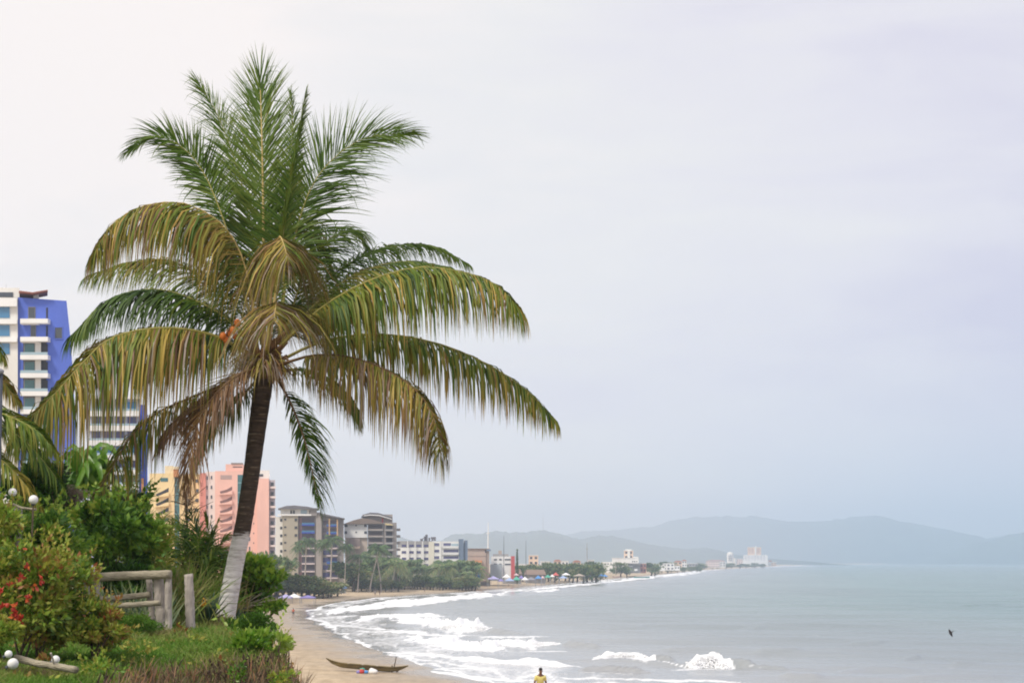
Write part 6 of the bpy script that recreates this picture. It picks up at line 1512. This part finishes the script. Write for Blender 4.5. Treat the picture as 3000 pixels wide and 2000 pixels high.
# dugout canoe
g = on_ground(1070, 1966); Y = g[1]; s = Y / F
M['canoe'] = surf('canoe_wood', (.17, .125, .055), .8, .45, 1.6, .5, 12, stretch=(.5, 1, 2), col2=(.26, .20, .07))
can = thing('dugout_canoe', 'weathered wooden dugout canoe with a standing pole, resting on the sand', 'canoe', g)
mb = MB(); n = 29; k = 9; vs = []
prof_x = np.linspace(955, 1196, n)
topz = np.interp(prof_x, [955, 975, 1000, 1040, 1100, 1150, 1175, 1196], [1930, 1938, 1944, 1947, 1952, 1956, 1954, 1951])
botz = np.interp(prof_x, [955, 972, 1000, 1040, 1100, 1140, 1165, 1180, 1196], [1932, 1946, 1957, 1961, 1966, 1969, 1967, 1961, 1953])
bw = np.interp(np.linspace(0, 1, n), [0, .1, .3, .6, .85, 1], [.04, .25, .46, .48, .34, .05])
for i in range(n):
    x = X_(prof_x[i], 1950, Y); zt = g[2] + (1968 - topz[i]) * s * 1.0; zl = g[2] + (1968 - botz[i]) * s
    for j in range(k):
        a = math.pi * j / (k - 1); vs.append((x, Y - math.cos(a) * bw[i], zt - (zt - zl) * math.sin(a) ** .6))
fs = [(i * k + j, (i + 1) * k + j, (i + 1) * k + j + 1, i * k + j + 1) for i in range(n - 1) for j in range(k - 1)]
mb.add(vs, fs); m_ = len(vs)
mb.add([(x, Y + (y - Y) * .82, z + .03) for x, y, z in vs], [f[::-1] for f in fs])
mb.f += [(i * k + e, (i + 1) * k + e, (i + 1) * k + e + m_, i * k + e + m_) for i in range(n - 1) for e in (0, k - 1)]
mb.build('hull', M['canoe'], can, True)
for px_ in (1020, 1062, 1105):
    x = X_(px_, 1950, Y); MB().box(x - .09, x + .09, Y - .40, Y + .40, g[2] + (1968 - np.interp(px_, [1020, 1105], [1948, 1954])) * s, g[2] + (1968 - np.interp(px_, [1020, 1105], [1945, 1951])) * s).build('thwart', M['wood_grey'], can)
MB().tube([pt(1154, 1955, Y), pt(1158, 1938, Y), pt(1161, 1922, Y)], [.06, .05, .04], 7).build('pole', M['bark'], can)
MB().tube([pt(1148, 1956, Y), pt(1149, 1948, Y)], .07, 7).build('peg', M['bark'], can)
for px_, d in ((1148, -.2), (1163, .1)):
    MB().ball((X_(px_, 1968, Y), Y + d, g[2] + .08), (.14, .22, .13), 10, 7, jit=.15).build('chock', M['bark'], can, True)
g2 = on_ground(1062, 1972)
o = thing('gear_bundle', 'bundle of red and blue gear lying against the canoe', 'bundle', g2)
s2 = g2[1] / F
MB().ball((X_(1060, 1965, g2[1]), g2[1], g2[2] + .2), (.27, .22, .24), 12, 8, jit=.12).build('red_bag', M['red'], o, True)
MB().ball((X_(1050, 1966, g2[1]), g2[1], g2[2] + .14), (.22, .2, .17), 12, 8, jit=.12).build('blue_bag', CL['violet'], o, True)
MB().ball((X_(1072, 1967, g2[1]), g2[1] + .1, g2[2] + .14), (.25, .2, .17), 12, 8, jit=.12).build('blue_bag', CL['blue'], o, True)
MB().ball((X_(1061, 1957, g2[1]), g2[1] + .15, g2[2] + .42), (.26, .16, .12), 10, 7, jit=.3).build('green_cloth', CL['green'], o, True)
g3 = on_ground(1093, 1973)
o = thing('white_sack', 'crumpled white sack leaning on the canoe beside the gear', 'sack', g3)
mb = MB(); q = random.Random(4)
mb.ball((g3[0], g3[1], g3[2] + .2), (.45, .3, .27), 16, 10, jit=.16); mb.ball((g3[0] - .12, g3[1], g3[2] + .36), (.28, .2, .2), 12, 8, jit=.2)
mb.build('sack', CL['white'], o, True)

# ---- people
def skin_mesh(name, J, E, rad, mat, parent, root_i=0, sub=1):
    me = bpy.data.meshes.new(name); me.from_pydata(J, E, [])
    o = bpy.data.objects.new(name, me); COL.objects.link(o); o.parent = parent; me.materials.append(mat)
    md = o.modifiers.new('skin', 'SKIN'); md.use_smooth_shade = True
    sv = me.skin_vertices[0].data
    for i, r_ in enumerate(rad): sv[i].radius = r_ if isinstance(r_, tuple) else (r_, r_)
    sv[root_i].use_root = True
    sm = o.modifiers.new('sub', 'SUBSURF'); sm.levels = sub; sm.render_levels = sub
    return o
def person(label, g, H, shirt, pants, rz=0.0, stride=.22, stoop=0.0, arm=.1, detail=False, loc=None):
    k = H / 1.72; o = thing('person', label, 'person', g, rz)
    # joints: 0 pelvis 1 waist 2 chest 3 neck base 4 neck 5 head low 6 head top ; arms ; legs
    f = stoop
    J = [(0, 0, .93), (0, -.02 - f * .05, 1.08), (0, -.03 - f * .16, 1.27), (0, -.03 - f * .24, 1.42), (0, -.04 - f * .28, 1.48), (0, -.07 - f * .34, 1.55), (0, -.07 - f * .36, 1.665),
         (-.17, -.03 - f * .2, 1.37), (-.255, -.02 - f * .2, 1.12), (-.27, -.12 - arm - f * .2, .88), (-.26, -.16 - arm - f * .2, .80),
         (.17, -.03 - f * .2, 1.37), (.255, .02 - f * .2, 1.12), (.27, .02 + arm * .3 - f * .1, .88), (.265, -.02 + arm * .3 - f * .1, .80),
         (-.095, 0, .86), (-.105, -.06 - stride * .3, .48), (-.11, -stride * .5 + .02, .09), (-.115, -stride * .5 - .13, .04),
         (.095, 0, .86), (.105, -.02 + stride * .15, .48), (.11, stride * .6 + .04, .10), (.115, stride * .6 - .10, .04)]
    J = [tuple(c * k for c in p) for p in J]
    E = [(0, 1), (1, 2), (2, 3), (3, 4), (4, 5), (5, 6), (3, 7), (7, 8), (8, 9), (9, 10), (3, 11), (11, 12), (12, 13), (13, 14), (0, 15), (15, 16), (16, 17), (17, 18), (0, 19), (19, 20), (20, 21), (21, 22)]
    Rr = [(.145, .11), (.14, .105), (.16, .11), (.085, .075), .055, (.073, .085), (.07, .08), .058, .044, .034, .036, .058, .044, .034, .036, .085, .06, .042, .036, .085, .06, .042, .036]
    Rr = [tuple(v * k for v in r_) if isinstance(r_, tuple) else r_ * k for r_ in Rr]
    skin_mesh('body', J, E, Rr, M['skin'], o, 0, 2 if detail else 1)
    def sub(ids, extra, name, mat, shrink=None):
        mp_ = {j: i for i, j in enumerate(ids)}; e = [(mp_[a], mp_[b_]) for a, b_ in E if a in mp_ and b_ in mp_]
        rad_ = []
        for j in ids:
            r_ = Rr[j] if isinstance(Rr[j], tuple) else (Rr[j], Rr[j]); rad_.append((r_[0] + extra * k, r_[1] + extra * k))
        jj = [list(J[j]) for j in ids]
        if shrink:
            for j, (a, b_, t) in shrink.items(): jj[mp_[j]] = [J[a][q_] * (1 - t) + J[b_][q_] * t for q_ in range(3)]
        return skin_mesh(name, [tuple(p) for p in jj], e, rad_, mat, o, 0, 2 if detail else 1)
    sub([0, 1, 2, 3, 7, 8, 11, 12], .028, 'shirt', shirt, {8: (7, 8, .75), 12: (11, 12, .75)})
    sub([0, 15, 16, 19, 20], .022, 'shorts', pants, {16: (15, 16, .85), 20: (19, 20, .85)})
    hx, hy, hz = J[6]
    MB_ = MB(); MB_.ball((hx, hy + .025 * k, hz + .025 * k), (.083 * k, .092 * k, .075 * k), 12, 8)
    h_ = MB_; me = bpy.data.meshes.new('hair'); me.from_pydata(h_.v, [], h_.f); ho_ = bpy.data.objects.new('hair', me); COL.objects.link(ho_); ho_.parent = o; me.materials.append(M['hair'])
    if detail:
        fy = J[5][1] - .085 * k; zc = (J[5][2] + J[6][2]) / 2
        def part(name, mb, mat):
            me = bpy.data.meshes.new(name); me.from_pydata(mb.v, [], mb.f); q_ = bpy.data.objects.new(name, me); COL.objects.link(q_); q_.parent = o; me.materials.append(mat)
            me.polygons.foreach_set('use_smooth', np.ones(len(me.polygons), bool))
        part('nose', MB().ball((0, fy - .012 * k, zc - .01 * k), (.014 * k, .02 * k, .024 * k), 8, 6), M['skin'])
        for sx in (-1, 1):
            part('eye', MB().ball((sx * .032 * k, fy + .006 * k, zc + .022 * k), (.013 * k, .01 * k, .008 * k), 8, 6), M['hair'])
            part('ear', MB().ball((sx * .082 * k, J[5][1] + .01, zc), (.012 * k, .024 * k, .032 * k), 8, 6), M['skin'])
            wj = J[10] if sx < 0 else J[14]; pj = J[9] if sx < 0 else J[13]
            d = (Vector(wj) - Vector(pj)).normalized()
            mb = MB()
            for q_ in range(4):
                b0 = Vector(wj) + Vector((0, (q_ - 1.5) * .019 * k, 0)) + d * .03 * k; L_ = (.075, .085, .08, .062)[q_] * k
                mb.tube([b0, b0 + d * L_ * .55, b0 + d * L_ * .9 + Vector((-sx * .02, -.008, 0)) * k], [.0095 * k, .009 * k, .007 * k], 6)
            b0 = Vector(wj) + Vector((0, -.035 * k, .01 * k)); mb.tube([b0, b0 + Vector((-sx * .012, -.028, -.028)) * k, b0 + Vector((-sx * .02, -.03, -.06)) * k], [.011 * k, .010 * k, .008 * k], 6)
            part('fingers', mb, M['skin'])
        part('mouth', MB().ball((0, fy + .005 * k, zc - .045 * k), (.024 * k, .008 * k, .006 * k), 8, 5), surf('lips', (.22, .07, .06), .5, .1, 20))
    return o
CLY = surf('yellow_shirt', (.74, .64, .22), .85, .1, 9, .5, 14); CLS = surf('dark_shorts', (.07, .08, .11), .85, .15, 6)
hp_ = pt(1582, 1956, 83.0); zg = gz1(hp_[0], 83.0)
person('man in a yellow short-sleeved shirt looking down as he walks', (hp_[0], 83.0, zg - .02), hp_[2] - zg + .02, CLY, CLS, .15, .3, .35, .02, True)
print('yellow man ground gap', hp_[2] - 1.74 - zg)
def far_person(label, px, py, sh, pa, H=1.7, rz=0):
    g = on_ground(px, py); person(label, g, H, sh, pa, rz)
RS = surf('orange_shirt', (.62, .16, .09), .8, .1, 5); SKN = M['skin']
far_person('person in an orange-red top walking on the sand beside the bluff', 859, 1806, RS, CLS, 1.75)
far_person('dark clad walker on the sand, the left one of a pair', 1099, 1744, CL['grey'], CLS)
far_person('walker with bare torso, the right one of a pair on the sand', 1112, 1744, M['skin'], CL['grey'], 1.68, .8)
far_person('lone distant walker at the wet sand below the palm row', 1244, 1734, CL['brown'], CLS)
far_person('distant bather in white at the sand before the pale blue awning', 1490, 1717, CL['white'], CLS)

# ---- bird
Y = 100.0; c = np.array(pt(2786, 1853, Y)); s = Y / F
bd = thing('seabird', 'dark seabird with spread wings gliding low over the water', 'bird', tuple(c))
M['bird'] = surf('plumage', (.06, .05, .05), .8, .3, 8)
M['bird_pale'] = surf('pale_plumage', (.5, .47, .45), .8, .2, 8)
mb = MB(); mb.tube([c + np.array(p) * s * .85 for p in [(7, -2, 6), (4, 0, 3.5), (0, 3, 1), (-3, 5, -1.5), (-6, 7, -3)]], [.012, .03, .045, .03, .01], 8); mb.build('body', M['bird'], bd, True)
for sg, tips in ((1, [(-1, 1, 2), (-5, -2, 8), (-8, -4, 13)]), (-1, [(1, 3, 0), (4, 6, -7), (7, 9, -13)])):
    C = catmull([c + np.array(p) * s * .85 for p in tips], 8); ch = np.array([.07, .075, .07, .06, .05, .04, .025, .005])[:, None]
    ax = unit(np.array([7, -5, 5.0]))
    up_ = np.array([.01, -.015, .01])
    V = np.concatenate([C + ax * ch, C - ax * ch * 1.3, C + up_])
    f = [[i, i + 1, 17 + i, 16 + i] for i in range(7)] + [[16 + i, 17 + i, 9 + i, 8 + i] for i in range(7)] + [[8 + i, 9 + i, i + 1, i] for i in range(7)]
    link('wing', np_mesh('wing', V, f), M['bird'], bd, True)
MB().ball(c + np.array((7.6, -2.4, 6.6)) * s * .85, .035, 8, 6).build('head', M['bird'], bd, True)
for q in bpy.data.objects:
    if q.type == 'EMPTY' and not q.children and q.parent is None: bpy.data.objects.remove(q)
